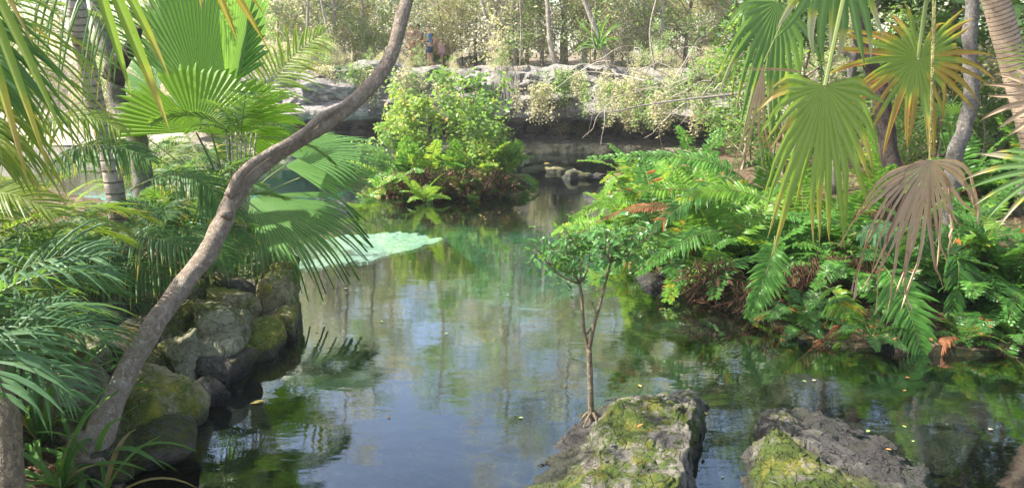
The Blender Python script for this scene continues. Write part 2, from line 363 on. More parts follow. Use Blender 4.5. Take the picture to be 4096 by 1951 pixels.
def ss(a, b, x): t = np.clip((x - a) / (b - a), 0, 1); return t * t * (3 - 2 * t)
def height(X, Y):
    X = np.asarray(X, float); Y = np.asarray(Y, float)
    s = pond_sd(X, Y)
    bed = -np.minimum(1.5, .12 + .75 * np.maximum(-s, 0) ** .8)
    left = ss(0, 1.6, s) * 1.0 + .1 + ss(1.5, 5, s) * .4
    left = left * (1 - ss(6, 10, Y) * .5)
    right = .06 + ss(0, 1.6, s) * .22 + ss(1.5, 8, s) * 1.0
    far = 2.72 + ss(.6, 1.6, s) * .38 + ss(1, 30, s) * 1.1
    wl = ss(-13.5, -10.5, X); far = far * wl + (1 - wl) * (.25 + 2.9 * ss(28.5, 40, Y) + .25 * np.sin(X * 1.3) * ss(28, 30, Y))
    fm = ss(26.8, 28.3, Y + np.maximum(0, X - 3) * .55)
    land = np.where(X < 1, left, right) * (1 - fm) + far * fm * ss(.2, 1.1, s)
    z = np.where(s < 0, bed, land)
    e = np.hypot((X - ISL[0]) / ISL[2], (Y - ISL[1]) / ISL[3])
    z = np.maximum(z, .45 - .55 * e)
    z = z + .06 * np.sin(X * 2.1 + Y) * np.sin(Y * 1.7 - X * .6) + .03 * np.sin(X * 5.3) * np.sin(Y * 4.7)
    return z
def hz(x, y): return float(height(np.array([x]), np.array([y]))[0])
def grid(xs, ys):
    X, Y = np.meshgrid(xs, ys); Z = height(X, Y); V = np.stack([X.ravel(), Y.ravel(), Z.ravel()], 1)
    nx, ny = len(xs), len(ys); I = (np.arange(ny - 1)[:, None] * nx + np.arange(nx - 1)[None, :]).ravel()
    return V, np.stack([I, I + 1, I + 1 + nx, I + nx], 1)
def spaced(*seg):
    out = []
    for a, b, st in seg: out += list(np.arange(a, b, st))
    return np.array(out + [seg[-1][1]])
xs = spaced((-90, -60, 10), (-60, -30, 2), (-30, -10, .5), (-10, 10, .13), (10, 30, .6), (30, 60, 2), (60, 90, 10))
ys = spaced((-30, 0, 3), (0, 3, .5), (3, 20, .13), (20, 34, .3), (34, 60, 1.5), (60, 110, 10))
V, F = grid(xs, ys)
me = npmesh('ground', V, F, M['ground'], True); me.materials.append(M['bed'])
zc = V[F].mean(1)[:, 2]; me.polygons.foreach_set('material_index', (zc < -.03).astype(np.int32))
meta(link('ground', me), 'leaf littered banks and silty bed of the rock pool', None, None, 'structure')
bm = bmesh.new(); bmesh.ops.create_grid(bm, x_segments=40, y_segments=30, size=1)
for v in bm.verts: v.co = (v.co.x * 26 - 12 + 4, v.co.y * 14 + 17, 0)
me = bpy.data.meshes.new('water'); bm.to_mesh(me); bm.free(); me.materials.append(M['water'])
meta(link('water', me), 'clear pool water with ripples', None, None, 'structure')

# pale lime shelf just under the surface; sunlight put into its colour and outline
def slab(name, poly, ztop, zbot, mat, bumpy=.03):
    bm = bmesh.new(); k = len(poly); cx = sum(p[0] for p in poly) / k; cy = sum(p[1] for p in poly) / k
    rings = []
    for s, z in ((1.45, zbot), (1.0, ztop - .05), (.96, ztop), (.8, ztop), (.6, ztop), (.4, ztop), (.2, ztop)):
        rings.append([bm.verts.new((cx + (x - cx) * s, cy + (y - cy) * s, z + bumpy * noise.noise(Vector((x * s, y * s, 3)) * 3))) for x, y in poly])
    for a, b in zip(rings, rings[1:]):
        for i in range(k): bm.faces.new((a[i], a[(i + 1) % k], b[(i + 1) % k], b[i]))
    bm.faces.new(rings[-1]); me = bpy.data.meshes.new(name); bm.to_mesh(me); bm.free(); me.materials.append(mat); me.materials.append(M['bed'])
    for i in range(k): me.polygons[i].material_index = 1
    return me
shp = [(250, 272), (262, 262), (300, 242), (340, 233), (385, 231), (410, 230), (420, 233), (446, 236), (440, 240), (426, 242), (424, 245), (414, 246), (400, 251), (384, 254), (372, 259), (350, 260), (338, 262), (318, 266), (300, 267), (280, 270)]
poly = [P2(*p) for p in shp]; fine = []
for i in range(len(poly)):
    a, b = poly[i], poly[(i + 1) % len(poly)]
    for j in range(8):
        u = j / 8; x = a[0] + (b[0] - a[0]) * u; y = a[1] + (b[1] - a[1]) * u
        q = .13 * noise.noise(Vector((x, y, 0)) * 4) + .08 * noise.noise(Vector((x, y, 3)) * 13); fine.append((x + q, y + q * 2))
meta(link('limestone_shelf', slab('limestone_shelf', fine, -.035, -.75, M['shelf'], .03)), 'pale turquoise limestone shelf just under the water, the sun patch put into its colour and outline', 'rock shelf')

# cliff with undercut
def cliff():
    path = [Vector(p + (0,)) for p in ((-12.2, 31.5), (-12, 29), (-10, 27.8), (-7.5, 27), (-3, 27.9), (0, 28.1), (3, 27.9), (6, 26.9), (9, 24.6), (12, 22.6), (16, 21), (22, 20))]
    pts = smooth_path(path, 34); prof = [(-5.2, 2.5), (-4.3, 2.95), (-2.8, 3.02), (-1.4, 3.05), (-.5, 3.05), (.1, 2.98), (.3, 2.8), (.22, 2.6), (.45, 2.45), (.35, 2.2), (.6, 1.95), (.95, 1.75), (1.05, 1.5), (.95, 1.35), (.3, 1.22), (-.8, 1.15), (-1.8, 1.0), (-2.2, .8), (-1.9, .55), (-.6, .40), (.45, .36), (.85, .3), (.95, .15), (.9, 0), (.8, -.4), (.6, -1.6)]
    pr = []
    for (a, b) in zip(prof, prof[1:]):
        for j in range(4): pr.append((a[0] + (b[0] - a[0]) * j / 4, a[1] + (b[1] - a[1]) * j / 4))
    pr.append(prof[-1]); V = []; F = []; n = len(pts); k = len(pr)
    for i, p in enumerate(pts):
        T = (pts[min(i + 1, n - 1)] - pts[max(i - 1, 0)]).normalized(); O = Vector((T.y, -T.x, 0))
        und = .55 + .9 * noise.noise(Vector((p.x * .25, 7, 0)))
        for (o, z) in pr:
            rec = max(0, .9 - o) * (1 if z < 1.4 else 0)
            o2 = o - rec * und * .15
            q = Vector((p.x, p.y, 0)) + O * o2; q.z = z
            lay = noise.noise(Vector((q.x * .35, q.y * .35, z * 3.2)))
            d = .55 * noise.noise(q * .7) + .38 * lay + .34 * noise.noise(q * 2.0) + .16 * noise.noise(q * 6) - .25 * max(0, noise.noise(q * 1.7 + Vector((9, 1, 4))) - .15)
            fade = min(1, max(.2, (3.3 - z) / .4)); q.z += (.55 * noise.noise(Vector((p.x * .3, 3, 0))) + .22 * noise.noise(Vector((p.x * 1.3, 3, 0)))) * max(0, min(1, (z - 1.2) / 1.6)) * (1 if o > -1 else .25)
            q += O * (d * fade + (.35 * noise.noise(Vector((p.x * 1.4, z * 1.2, 5))) if z < 1.3 else 0)); q.z += .12 * noise.noise(q * 1.5) * (1 if z > .4 else .3)
            V.append(q)
    for i in range(n - 1):
        for j in range(k - 1): F.append((i * k + j, i * k + j + 1, (i + 1) * k + j + 1, (i + 1) * k + j))
    me = bpy.data.meshes.new('cliff'); me.from_pydata([tuple(v) for v in V], [], F); me.materials.append(M['cliff'])
    return me
meta(link('cliff', cliff()), 'undercut grey limestone cliff across the pool', None, None, 'structure')

# ------------------------------------------------------------------ rocks
def rock_mesh(name, dims, seed, mat, cuts=9, det=4, rough=.10, flat=.55, tilt=0):
    rnd = random.Random(seed); bm = bmesh.new(); bmesh.ops.create_icosphere(bm, subdivisions=det, radius=1)
    pl = []
    for i in range(cuts):
        a = rnd.uniform(0, 6.28); z = rnd.uniform(-.5, .9); h = math.sqrt(1 - min(.99, z * z)); pl.append((Vector((math.cos(a) * h, math.sin(a) * h, z)), rnd.uniform(.58, .85)))
    pl.append((Vector((rnd.uniform(-.2, .2), rnd.uniform(-.2, .1), 1)).normalized(), flat))
    off = Vector((rnd.uniform(0, 50), rnd.uniform(0, 50), 0)); D = Vector(dims) / 2
    for v in bm.verts:
        p = v.co.copy() * 1.12
        for n, d in pl:
            e = p.dot(n) - d
            if e > 0: p -= n * e * .92
        s = max(dims)
        q = Vector((p.x * D.x, p.y * D.y, p.z * D.z))
        nn = v.co.normalized()
        q += nn * s * rough * (noise.noise(q * 2.2 / s + off) + .5 * noise.noise(q * 5 / s + off) + .3 * noise.noise(q * 12 / s + off) + .16 * noise.noise(q * 26 / s + off))
        v.co = q
    me = bpy.data.meshes.new(name); bm.to_mesh(me); bm.free(); me.materials.append(mat)
    me.polygons.foreach_set('use_smooth', [True] * len(me.polygons)); return me
def rock(px, py, Y, w, h, mat, seed, label, dep=None, rz=0, flat=.6, group=None, rough=.10, det=4, cuts=9, tilt=(0, 0)):
    """centre pixel, distance, width/height in pixels"""
    p = at(px, py, Y); k = (p - CAM).length / FPX; W = w * k * 1.15; H = h * k * 1.2 if mat != 'rock_sunk' else .3; D = dep or (W + H) * .5
    o = link('boulder', rock_mesh('boulder', (W, D, H), seed, M[mat], flat=flat, rough=rough, det=det, cuts=cuts), None, p); o.rotation_euler = (tilt[0], tilt[1], rz)
    return meta(o, label, 'rock', group)
def Yon(px, py, z): return onz(px, py, z).y
G = 'boulders along the left shore'
rock(212, 326, 7.3, 60, 54, 'rock_bank', 3, 'large olive square faced boulder in the middle of the left shore pile', rz=.3, group=G, cuts=12, rough=.08)
rock(157, 396, 5.9, 68, 66, 'rock_moss', 5, 'yellow mossy boulder right of the leaning trunk at the water', dep=.8, group=G, rough=.08)
rock(244, 320, 7.5, 18, 26, 'rock_bank', 8, 'small pale stone wedged right of the large olive boulder', group=G)
rock(278, 300, 8.7, 42, 62, 'rock_moss', 11, 'mossy boulder forming the tip of the left shore', dep=.9, group=G, rough=.06)
rock(250, 281, 9.6, 56, 46, 'rock_bank', 14, 'broad grey stone under the drooping fan leaf', dep=1.2, group=G)
rock(140, 300, 7.6, 48, 40, 'rock_bank', 17, 'pale angular stone behind the leaning trunk', group=G, rough=.06)
rock(93, 348, 6.2, 30, 40, 'rock_bank', 19, 'rounded ochre stone left of the leaning trunk', group=G, rough=.06)
rock(262, 338, 7.7, 44, 40, 'rock_moss', 23, 'dark sloping mossy stone at the water below the small pale stone', dep=.7, group=G)
rock(183, 356, 6.7, 28, 56, 'rock_bank', 29, 'narrow upright stone between the mossy and the olive boulder', group=G)
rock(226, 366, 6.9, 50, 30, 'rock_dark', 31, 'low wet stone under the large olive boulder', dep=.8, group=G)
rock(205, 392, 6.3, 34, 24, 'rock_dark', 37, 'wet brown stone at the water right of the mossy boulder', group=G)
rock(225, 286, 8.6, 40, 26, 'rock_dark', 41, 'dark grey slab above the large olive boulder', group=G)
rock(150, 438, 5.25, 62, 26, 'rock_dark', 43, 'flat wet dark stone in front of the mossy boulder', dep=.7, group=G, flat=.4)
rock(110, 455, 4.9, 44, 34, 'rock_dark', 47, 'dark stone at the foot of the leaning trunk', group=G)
rock(180, 318, 7.3, 34, 34, 'rock_bank', 53, 'mid sized stone touching the leaning trunk on its right', group=G)
rock(240, 352, 7.1, 20, 18, 'rock_moss', 59, 'little green stone below the small pale stone', group=G)
rock(60, 400, 5.4, 60, 60, 'rock_bank', 61, 'half hidden stone behind the strap leaves', group=G)
rock(286, 322, 8.1, 24, 38, 'rock_moss', 67, 'brown pitted stone at the waterline of the shore tip', group=G)
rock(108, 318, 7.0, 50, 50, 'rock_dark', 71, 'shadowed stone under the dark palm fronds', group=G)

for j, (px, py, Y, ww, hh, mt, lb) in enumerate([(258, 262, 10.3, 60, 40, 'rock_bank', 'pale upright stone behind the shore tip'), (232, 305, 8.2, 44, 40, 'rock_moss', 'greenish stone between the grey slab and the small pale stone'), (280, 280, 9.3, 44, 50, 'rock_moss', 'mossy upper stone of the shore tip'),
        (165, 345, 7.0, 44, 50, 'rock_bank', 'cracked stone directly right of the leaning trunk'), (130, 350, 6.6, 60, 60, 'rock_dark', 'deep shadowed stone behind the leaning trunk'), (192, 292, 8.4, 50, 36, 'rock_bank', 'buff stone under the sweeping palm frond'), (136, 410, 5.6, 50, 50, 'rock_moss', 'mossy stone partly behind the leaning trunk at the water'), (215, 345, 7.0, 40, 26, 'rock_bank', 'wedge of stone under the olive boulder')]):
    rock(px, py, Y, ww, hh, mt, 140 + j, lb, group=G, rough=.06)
for j, (px, py, ww, hh, mt, lb) in enumerate([(800, 388, 70, 24, 'rock_sunk', 'yellowish sunken rock behind the wedge shaped boulder'), (905, 438, 110, 30, 'rock_sunk', 'long amber sunken rock right of the wedge shaped boulder'), (560, 468, 60, 30, 'rock_sunk', 'brown sunken rock at the left foot of the flat topped boulder'),
        (190, 448, 70, 40, 'rock_sunk', 'brown sunken rock by the dark shore stones'), (330, 380, 90, 60, 'rock_sunk', 'broad brown sunken rock off the shore tip'), (545, 170, 50, 14, 'rock_sunk', 'sunken ledge before the cliff'), (850, 395, 60, 24, 'rock_sunk', 'olive sunken rock near the right bank'), (960, 410, 90, 36, 'rock_sunk', 'dim sunken rock at the right edge'), (700, 330, 80, 30, 'rock_sunk', 'dim sunken rock below the drooping fern')]):
    q = onz(px, py, -.22 if mt else 0); rock(px, py, q.y, ww, hh * .8, mt, 170 + j, lb, group='sunken rocks seen through the water', rough=.08, det=4)
# foreground rocks
def hump(name, outline, zs, mat, seed, label, cat='rock'):
    """rock built as height rings: outline of px points on z=0, then inner rings"""
    bm = bmesh.new(); rings = []
    for zl, pts in zip(zs, outline):
        P = [onz(x, y, zl if not isinstance(zl, list) else zl[i]) for i, (x, y) in enumerate(pts)]
        ring = smooth_path(P + [P[0]], 18)[:-1]; rings.append(ring)
    full = []
    low = [Vector((v.x, v.y, -.9)) + (v - sum(rings[0], Vector()) / len(rings[0])) * .25 for v in rings[0]]
    seqs = [low] + rings
    c = sum(rings[-1], Vector()) / len(rings[-1])
    seqs.append([c + (v - c) * .66 for v in rings[-1]]); seqs.append([c + (v - c) * .33 for v in rings[-1]])
    for a, b in zip(seqs, seqs[1:]):
        for j in range(13): full.append([x.lerp(y, j / 13) for x, y in zip(a, b)])
    full.append(seqs[-1]); k = len(full[0]); off = Vector((seed, seed * 2.3, 0))
    vv = []
    for ring in full:
        row = []
        for p in ring:
            d = Vector((noise.noise(p * 3 + off), noise.noise(p * 3 + off * 2), noise.noise(p * 3 + off * 3))) * .07
            d += Vector((noise.noise(p * 9 + off), noise.noise(p * 9 + off * 2), noise.noise(p * 9 + off * 3))) * .035
            d += Vector((noise.noise(p * 22 + off), noise.noise(p * 22 + off * 3), noise.noise(p * 24 + off))) * .02 + Vector((0, 0, noise.noise(p * 50 + off))) * .008
            pit = noise.noise(p * 6 + off * 5)
            if pit > .3: d.z -= (pit - .3) * .22
            row.append(bm.verts.new(p + d))
        vv.append(row)
    for a, b in zip(vv, vv[1:]):
        for i in range(k): bm.faces.new((a[i], a[(i + 1) % k], b[(i + 1) % k], b[i]))
    bm.faces.new(vv[-1]); me = bpy.data.meshes.new(name); bm.to_mesh(me); bm.free(); me.materials.append(M[mat])
    me.polygons.foreach_set('use_smooth', [True] * len(me.polygons)); o = link(name, me); return meta(o, label, cat)
hump('boulder', [
    [(520, 487), (528, 472), (556, 454), (562, 432), (582, 414), (610, 400), (650, 397), (700, 400), (704, 425), (694, 470), (690, 520), (620, 550), (540, 540)],
    [(545, 500), (560, 478), (580, 460), (590, 440), (600, 415), (618, 402), (655, 396), (696, 396), (700, 418), (690, 455), (684, 515), (625, 530), (560, 525)],
    [(588, 500), (592, 480), (598, 458), (604, 436), (612, 415), (628, 403), (660, 398), (692, 397), (695, 410), (688, 436), (676, 480), (640, 505), (604, 508)]],
    [-.02, .14, .38], 'rock_fore', 3, 'mossy pitted boulder with a flat grey top beside the sapling')
hump('boulder', [
    [(740, 500), (746, 470), (752, 440), (757, 420), (768, 410), (800, 412), (840, 425), (880, 440), (915, 460), (940, 500), (900, 560), (760, 560)],
    [(748, 505), (754, 470), (758, 445), (763, 424), (770, 416), (784, 418), (800, 434), (822, 452), (845, 468), (870, 500), (860, 540), (765, 540)],
    [(765, 505), (768, 480), (770, 458), (773, 440), (777, 432), (784, 434), (796, 448), (808, 462), (824, 478), (838, 500), (830, 520), (780, 520)]],
    [-.02, .12, .34], 'rock_fore', 8, 'wedge shaped mossy boulder at the lower right of the pool')
p = onz(855, 460, .02)
hump('stone_slab', [[(775, 412), (815, 413), (850, 424), (886, 438), (910, 462), (925, 500), (880, 500), (840, 480), (800, 450)],
                   [(785, 416), (814, 417), (846, 428), (878, 441), (898, 464), (905, 496), (880, 495), (842, 476), (806, 448)]], [-.03, .05], 'rock_dark', 21, 'flat dark wet slab beside the wedge shaped boulder')
rock(576, 176, 20.9, 27, 16, 'rock_fore', 77, 'pale topped rock standing in the water before the cliff', dep=.6, flat=.42, cuts=16, rough=.13)
rock(555, 171, 22.2, 21, 10, 'rock_moss', 79, 'low brown rock left of the pale topped one before the cliff', dep=.6)
rock(598, 176, 21.5, 20, 8, 'rock_dark', 81, 'low dark rock right of the pale topped one', dep=.5)
rock(665, 284, 10.4, 62, 26, 'rock_dark', 83, 'purplish wet ledge under the fern bank', dep=1.0)
for i, (px, py, Y, ww, hh) in enumerate([(1.0, 0, 0, 0, 0)]): pass
# cliff top ledge slabs and blocks
GC = 'loose blocks on the cliff top'
for i, (px, py, Y, ww, hh, lb) in enumerate([(488, 85, 27.2, 36, 7, 'long flat stone slab jutting from the cliff below the dry roots'), (512, 72, 28.2, 40, 14, 'pale sunlit stone lying at the cliff edge'),
        (545, 99, 27.2, 60, 14, 'broad grey ledge right of the dry hanging roots'),
        (330, 88, 26.6, 60, 18, 'grey block on the cliff behind the leaning trunk')]):
    rock(px, py, Y, ww, hh, 'rock_pale' if i == 1 else 'cliff', 100 + i, lb, group=GC, dep=1.6, rough=.12, cuts=14)

# ------------------------------------------------------------------ leaves
def fan_mesh(F, S, span, n, fuse, mats, seed, droop=.1, tipdroop=.3, pleat=.28, short=.15, kink=0., taper=2.2, stalk=None, wid=1.0, jit=.06, crumple=0., cup=.0, segz=.02, foldp=0.):
    rnd = random.Random(seed); mb = MB(); Nn = S.cross(F).normalized(); L = (F.length + S.length) / 2
    st = [.02, .12, .25, .4, .55, .68, .78, .86, .93, 1.0] if fuse > .3 else [.02, .08, .18, .3, .42, .55, .68, .8, .9, 1.0]
    for k in range(n):
        th = -span / 2 + (k + .5) * span / n; half = span / n / 2
        ph = abs(th) / (span / 2); Rr = (1 - short * ph ** 2) * (1 + rnd.uniform(-jit, jit)) * (rnd.uniform(.6, .9) if rnd.random() < jit else 1); sz = rnd.uniform(-1, 1) * segz; fz_ = fuse * rnd.uniform(1 - jit * 1.2, 1); fold = rnd.random() < foldp; rk = rnd.random(); td = tipdroop * rnd.uniform(.3, 1.6); tw = rnd.uniform(-1, 1) * kink
        vs = []; fs = []; ts = []; bs = []
        for t in st:
            r = t * Rr; s = max(0, (t - fz_) / (1 - fz_))
            hw = half * wid * (1 if t <= fz_ else (fz_ / t) * (1 - s ** taper * .97))
            tt = th + tw * s * s
            def P(a): return (F * math.cos(a) + S * math.sin(a)) * r
            dz = Vector((0, 0, -L * (droop * t ** 2 + td * s ** 2))) + Nn * (sz * L * s)
            if fold and t > .6: dz += Vector((0, 0, -L * (t - .6) * .9)) - (F * math.cos(tt) + S * math.sin(tt)) * (t - .6) * .9
            # shorten horizontally as it droops
            mid = P(tt); mid = mid * (1 - .12 * td * s)
            cr = Vector((rnd.uniform(-1, 1), rnd.uniform(-1, 1), rnd.uniform(-1, 1))) * crumple * L * t
            w0 = half * r * L
            up = Nn * pleat * w0 * (1 if s == 0 else max(.35, 1 - s)) * (1 if s < 1 else 0)
            cv = Nn * cup * L * math.sin(ph * 1.5) * t
            vs += [P(tt - hw) + dz + cr + cv, mid + up + dz + cr + cv, P(tt + hw) + dz + cr + cv]; ts += [t] * 3; bs += [0, 1, 0]
        for j in range(len(st) - 1):
            a = j * 3; fs += [(a, a + 1, a + 4, a + 3), (a + 1, a + 2, a + 5, a + 4)]
        mb.add(vs, fs, 0, ts, rk, bs)
    if stalk: tube(mb, stalk[0], stalk[1], 6, 1)
    return mb.mesh('fan_leaf', mats, False)
FOFF = {'d': 0., 'k': 1.}
def fan(parent, H, F, S, span, n, fuse, mat, seed, base=None, sag=.15, srad=.012, name='fan_leaf', label=None, smat='stalk', **kw):
    """hastula H=(px,py,Y); F, S = pixel offsets plus depth offset of the mid tip and of the side"""
    H = (H[0], H[1], H[2] + FOFF['d']); F = (F[0], F[1], F[2] * FOFF['k']); S = (S[0], S[1], S[2] * FOFF['k'])
    h = at(*H); f = at(H[0] + F[0], H[1] + F[1], H[2] + F[2]) - h; s = at(H[0] + S[0], H[1] + S[1], H[2] + S[2]) - h
    stalk = None
    if base is not None:
        b = Vector(base) - h; m = b * .5 + Vector((0, 0, sag)); stalk = (bez(b, m, Vector((0, 0, 0)), 10), lambda u: srad * (1.5 - .6 * u))
    me = fan_mesh(f, s, R(span), n, fuse, [M[mat], M[smat]], seed, stalk=stalk, **kw)
    o = link(name, me, parent, h - Vector(parent.location))
    if label: o['label'] = label
    return o

def frond_mesh(P0, P1, P2, N, n, L, W, mats, seed, fwd=35, droop=.3, u0=.15, vfold=.25, st=4, prof='palm', rr=.010, wav=0., alt=True, lj=.16, miss=.03):
    rnd = random.Random(seed); mb = MB(); N = Vector(N).normalized()
    pts = bez(P0, P1, P2, 14); tube(mb, pts, lambda u: rr * (1.2 - 1.0 * u), 5, 1, cap=False)
    for i in range(n):
        u = u0 + (1 - u0) * (i + .5) / n; p = P0 * (1 - u) ** 2 + P1 * 2 * u * (1 - u) + P2 * u * u
        T = ((P1 - P0) * (1 - u) + (P2 - P1) * u).normalized(); side = T.cross(N).normalized(); Nu = side.cross(T).normalized()
        x = (u - u0) / (1 - u0)
        q = (math.sin(math.pi * min(1, (x * .86 + .12))) ** .6) if prof == 'palm' else (min(1, .55 + x * 3.) * (1 - max(0, x - .45) / .55 * .72) )
        for sg in (-1, 1):
            if rnd.random() < miss: continue
            ln = L * q * (1 + rnd.uniform(-lj, lj)); a = R(fwd * (.6 + .9 * x) + rnd.uniform(-5, 5))
            d = side * sg * math.cos(a) + T * math.sin(a) + Nu * (vfold + rnd.uniform(-.12, .12)); d.normalize()
            wd = (T - d * T.dot(d)).normalized(); nn = d.cross(wd) * sg; dr = droop * rnd.uniform(.6, 1.4); p2 = p + T * (rnd.uniform(-.3, .3) * L / n)
            vs = []; ts = []; fs = []; bs = []; tw = rnd.uniform(-.25, .25)
            for j in range(st + 1):
                s = j / st
                hw = W * .5 * ((.55 + .45 * math.sin(min(1, s * 2.2) * 1.57)) * (1 - max(0, s - .45) ** 1.6 / .55 ** 1.6 * .97))
                c = p2 + d * ln * (s - .12 * dr * s * s) + Vector((0, 0, -ln * dr * s * s)) + Nu * (wav * W * math.sin(s * 11 + i))
                e = wd * hw + nn * hw * tw
                if prof != 'palm' and 0 < j < st: e = e * (1 + .25 * math.sin(s * 17 + i * 2))
                vs += [c - e - nn * hw * .25, c + nn * hw * .25, c + e - nn * hw * .25]; ts += [s] * 3; bs += [0, 1, 0]
            for j in range(st):
                b = j * 3; fs += [(b, b + 1, b + 4, b + 3), (b + 1, b + 2, b + 5, b + 4)]
            mb.add(vs, fs, 0, ts, rnd.random(), bs)
    return mb.mesh('frond', mats, False)
def pfrond(parent, A, Mid, B, mat, seed, n=34, L=.45, W=.03, N=(0, -.3, 1), smat='stalk', name='frond', label=None, **kw):
    """a frond through three (px,py,Y) points; Mid is on the curve"""
    a, m, b = at(*A), at(*Mid), at(*B); c = m * 2 - (a + b) * .5
    me = frond_mesh(Vector((0, 0, 0)), c - a, b - a, N, n, L, W, [M[mat], M[smat]], seed, **kw)
    o = link(name, me, parent, a - Vector(parent.location))
    if label: o['label'] = label
    return o
VAR = {}
def variants(key, elevs, length, mk):
    """canonical fronds along +X: elevation at base, sagging"""
    out = []
    for i, (el, sag) in enumerate(elevs):
        e = R(el); P0 = Vector((0, 0, 0)); P1 = Vector((math.cos(e), 0, math.sin(e))) * length * .55
        P2 = Vector((P1.x + length * .5 * math.cos(e - R(sag)), .04 * length, P1.z + length * .5 * math.sin(e - R(sag))))
        out.append(mk(P0, P1, P2, i))
    VAR[key] = out
def crown(parent, key, nf, seed, loc=(0, 0, 0), az=(0, 360), sc=(.8, 1.1), name='frond', pick=None, roll=24):
    rnd = random.Random(seed); vs = VAR[key]
    for i in range(nf):
        me = vs[(pick[i % len(pick)] if pick else rnd.randrange(len(vs)))]; o = link(name, me, parent, loc)
        a = az[0] + (az[1] - az[0]) * (i + rnd.uniform(.1, .9)) / nf
        o.rotation_euler = (R(rnd.uniform(-roll, roll)), R(rnd.uniform(-8, 8)), R(a)); o.scale = (rnd.uniform(*sc),) * 3
NZ = (0, 0, 1)
def mk_palm(mat, n=38, L=.5, W=.032, **k): return lambda a, b, c, i: frond_mesh(a, b, c, NZ, n, L, W, [M[mat], M['stalk']], 50 + i, fwd=38, **{**dict(droop=.35), **k})
EL = [(75, 70), (60, 80), (45, 75), (30, 70), (15, 60), (68, 110)]
variants('palm', EL, 1.9, mk_palm('palm_leaf'))
variants('palm_y', EL, 1.9, mk_palm('palm_yellow'))
variants('palm_b', EL, 1.6, mk_palm('palm_blue', n=20, L=.72, W=.034, droop=.5, vfold=.4))
variants('palm_t', EL, 1.9, mk_palm('palm_yellow', n=34, L=.5, W=.017, miss=.15))
def mk_fern(mat, n=26, L=.24, W=.045, **k): return lambda a, b, c, i: frond_mesh(a, b, c, NZ, n, L, W, [M[mat], M['fern_stalk']], 80 + i, fwd=16, **{**dict(droop=.15, prof='fern', u0=.12, vfold=.1, wav=.15, st=4, rr=.008), **k})
EF = [(80, 50), (65, 70), (50, 80), (35, 80), (20, 80), (60, 110)]
variants('fern', EF, 1.35, mk_fern('fern'))
variants('fern_y', EF, 1.35, mk_fern('fern_yellow'))
variants('fern_d', EF, 1.35, mk_fern('fern_dark'))
variants('fern_dead', [(30, 120), (10, 100), (50, 150), (-10, 70)], 1.2, lambda a, b, c, i: frond_mesh(a, b, c, NZ, 22, .14, .03, [M['dead_frond'], M['fern_stalk']], 180 + i, droop=.8, prof='fern', st=3))
def mk_strap(mat):
    def f(a, b, c, i):
        mb = MB(); pts = bez(a, b, c, 9); vs = []; ts = []; fs = []
        for j, p in enumerate(pts):
            s = j / 8; wdt = .022 * (.7 + .6 * s) * (1 - s ** 3); vs += [p + Vector((0, wdt, .004)), p - Vector((0, 0, .006)), p + Vector((0, -wdt, .004))]; ts += [s] * 3
        for j in range(8): q = j * 3; fs += [(q, q + 1, q + 4, q + 3), (q + 1, q + 2, q + 5, q + 4)]
        mb.add(vs, fs, 0, ts, .5); return mb.mesh('strap_leaf', M[mat], False)
    return f
variants('strap', [(80, 60), (60, 80), (45, 85), (30, 80), (70, 120)], .75, mk_strap('grass'))

def leaf_cloud(cs, per, spread, size, seed, upb=.4, ax=None, wr=.5, fold=False):
    """per leaves round every centre; kites"""
    rs = np.random.RandomState(seed); cs = np.asarray(cs, float); n = len(cs) * per
    c = np.repeat(cs, per, 0) + rs.normal(0, 1, (n, 3)) * spread
    d = rs.normal(0, 1, (n, 3)); d[:, 2] = d[:, 2] * .6 - .15; d /= np.linalg.norm(d, axis=1)[:, None]
    nn = rs.normal(0, 1, (n, 3)) * (1 - upb); nn[:, 2] += upb * 1.6
    sd_ = np.cross(d, nn); sd_ /= (np.linalg.norm(sd_, axis=1)[:, None] + 1e-9); nr = np.cross(sd_, d)
    l = size * rs.uniform(.6, 1.3, (n, 1)); w_ = l * wr * .5
    if not fold:
        V = np.stack([c, c + d * l * .45 + sd_ * w_, c + d * l, c + d * l * .45 - sd_ * w_], 1).reshape(-1, 3)
        return V, np.arange(n * 4).reshape(-1, 4)
    f = nr * l * .10
    V = np.stack([c, c + d * l * .3 + sd_ * w_ + f, c + d * l * .72 + sd_ * w_ * .8 + f * .6, c + d * l - f, c + d * l * .72 - sd_ * w_ * .8 + f * .6, c + d * l * .3 - sd_ * w_ + f, c + d * l * .5], 1).reshape(-1, 3)
    b = np.arange(n)[:, None] * 7
    Fq = np.concatenate([b + np.array([0, 1, 2, 6]), b + np.array([6, 2, 3, 3]) * 0 + np.array([2, 3, 4, 6]), b + np.array([0, 6, 4, 5])], 0)
    return V, Fq
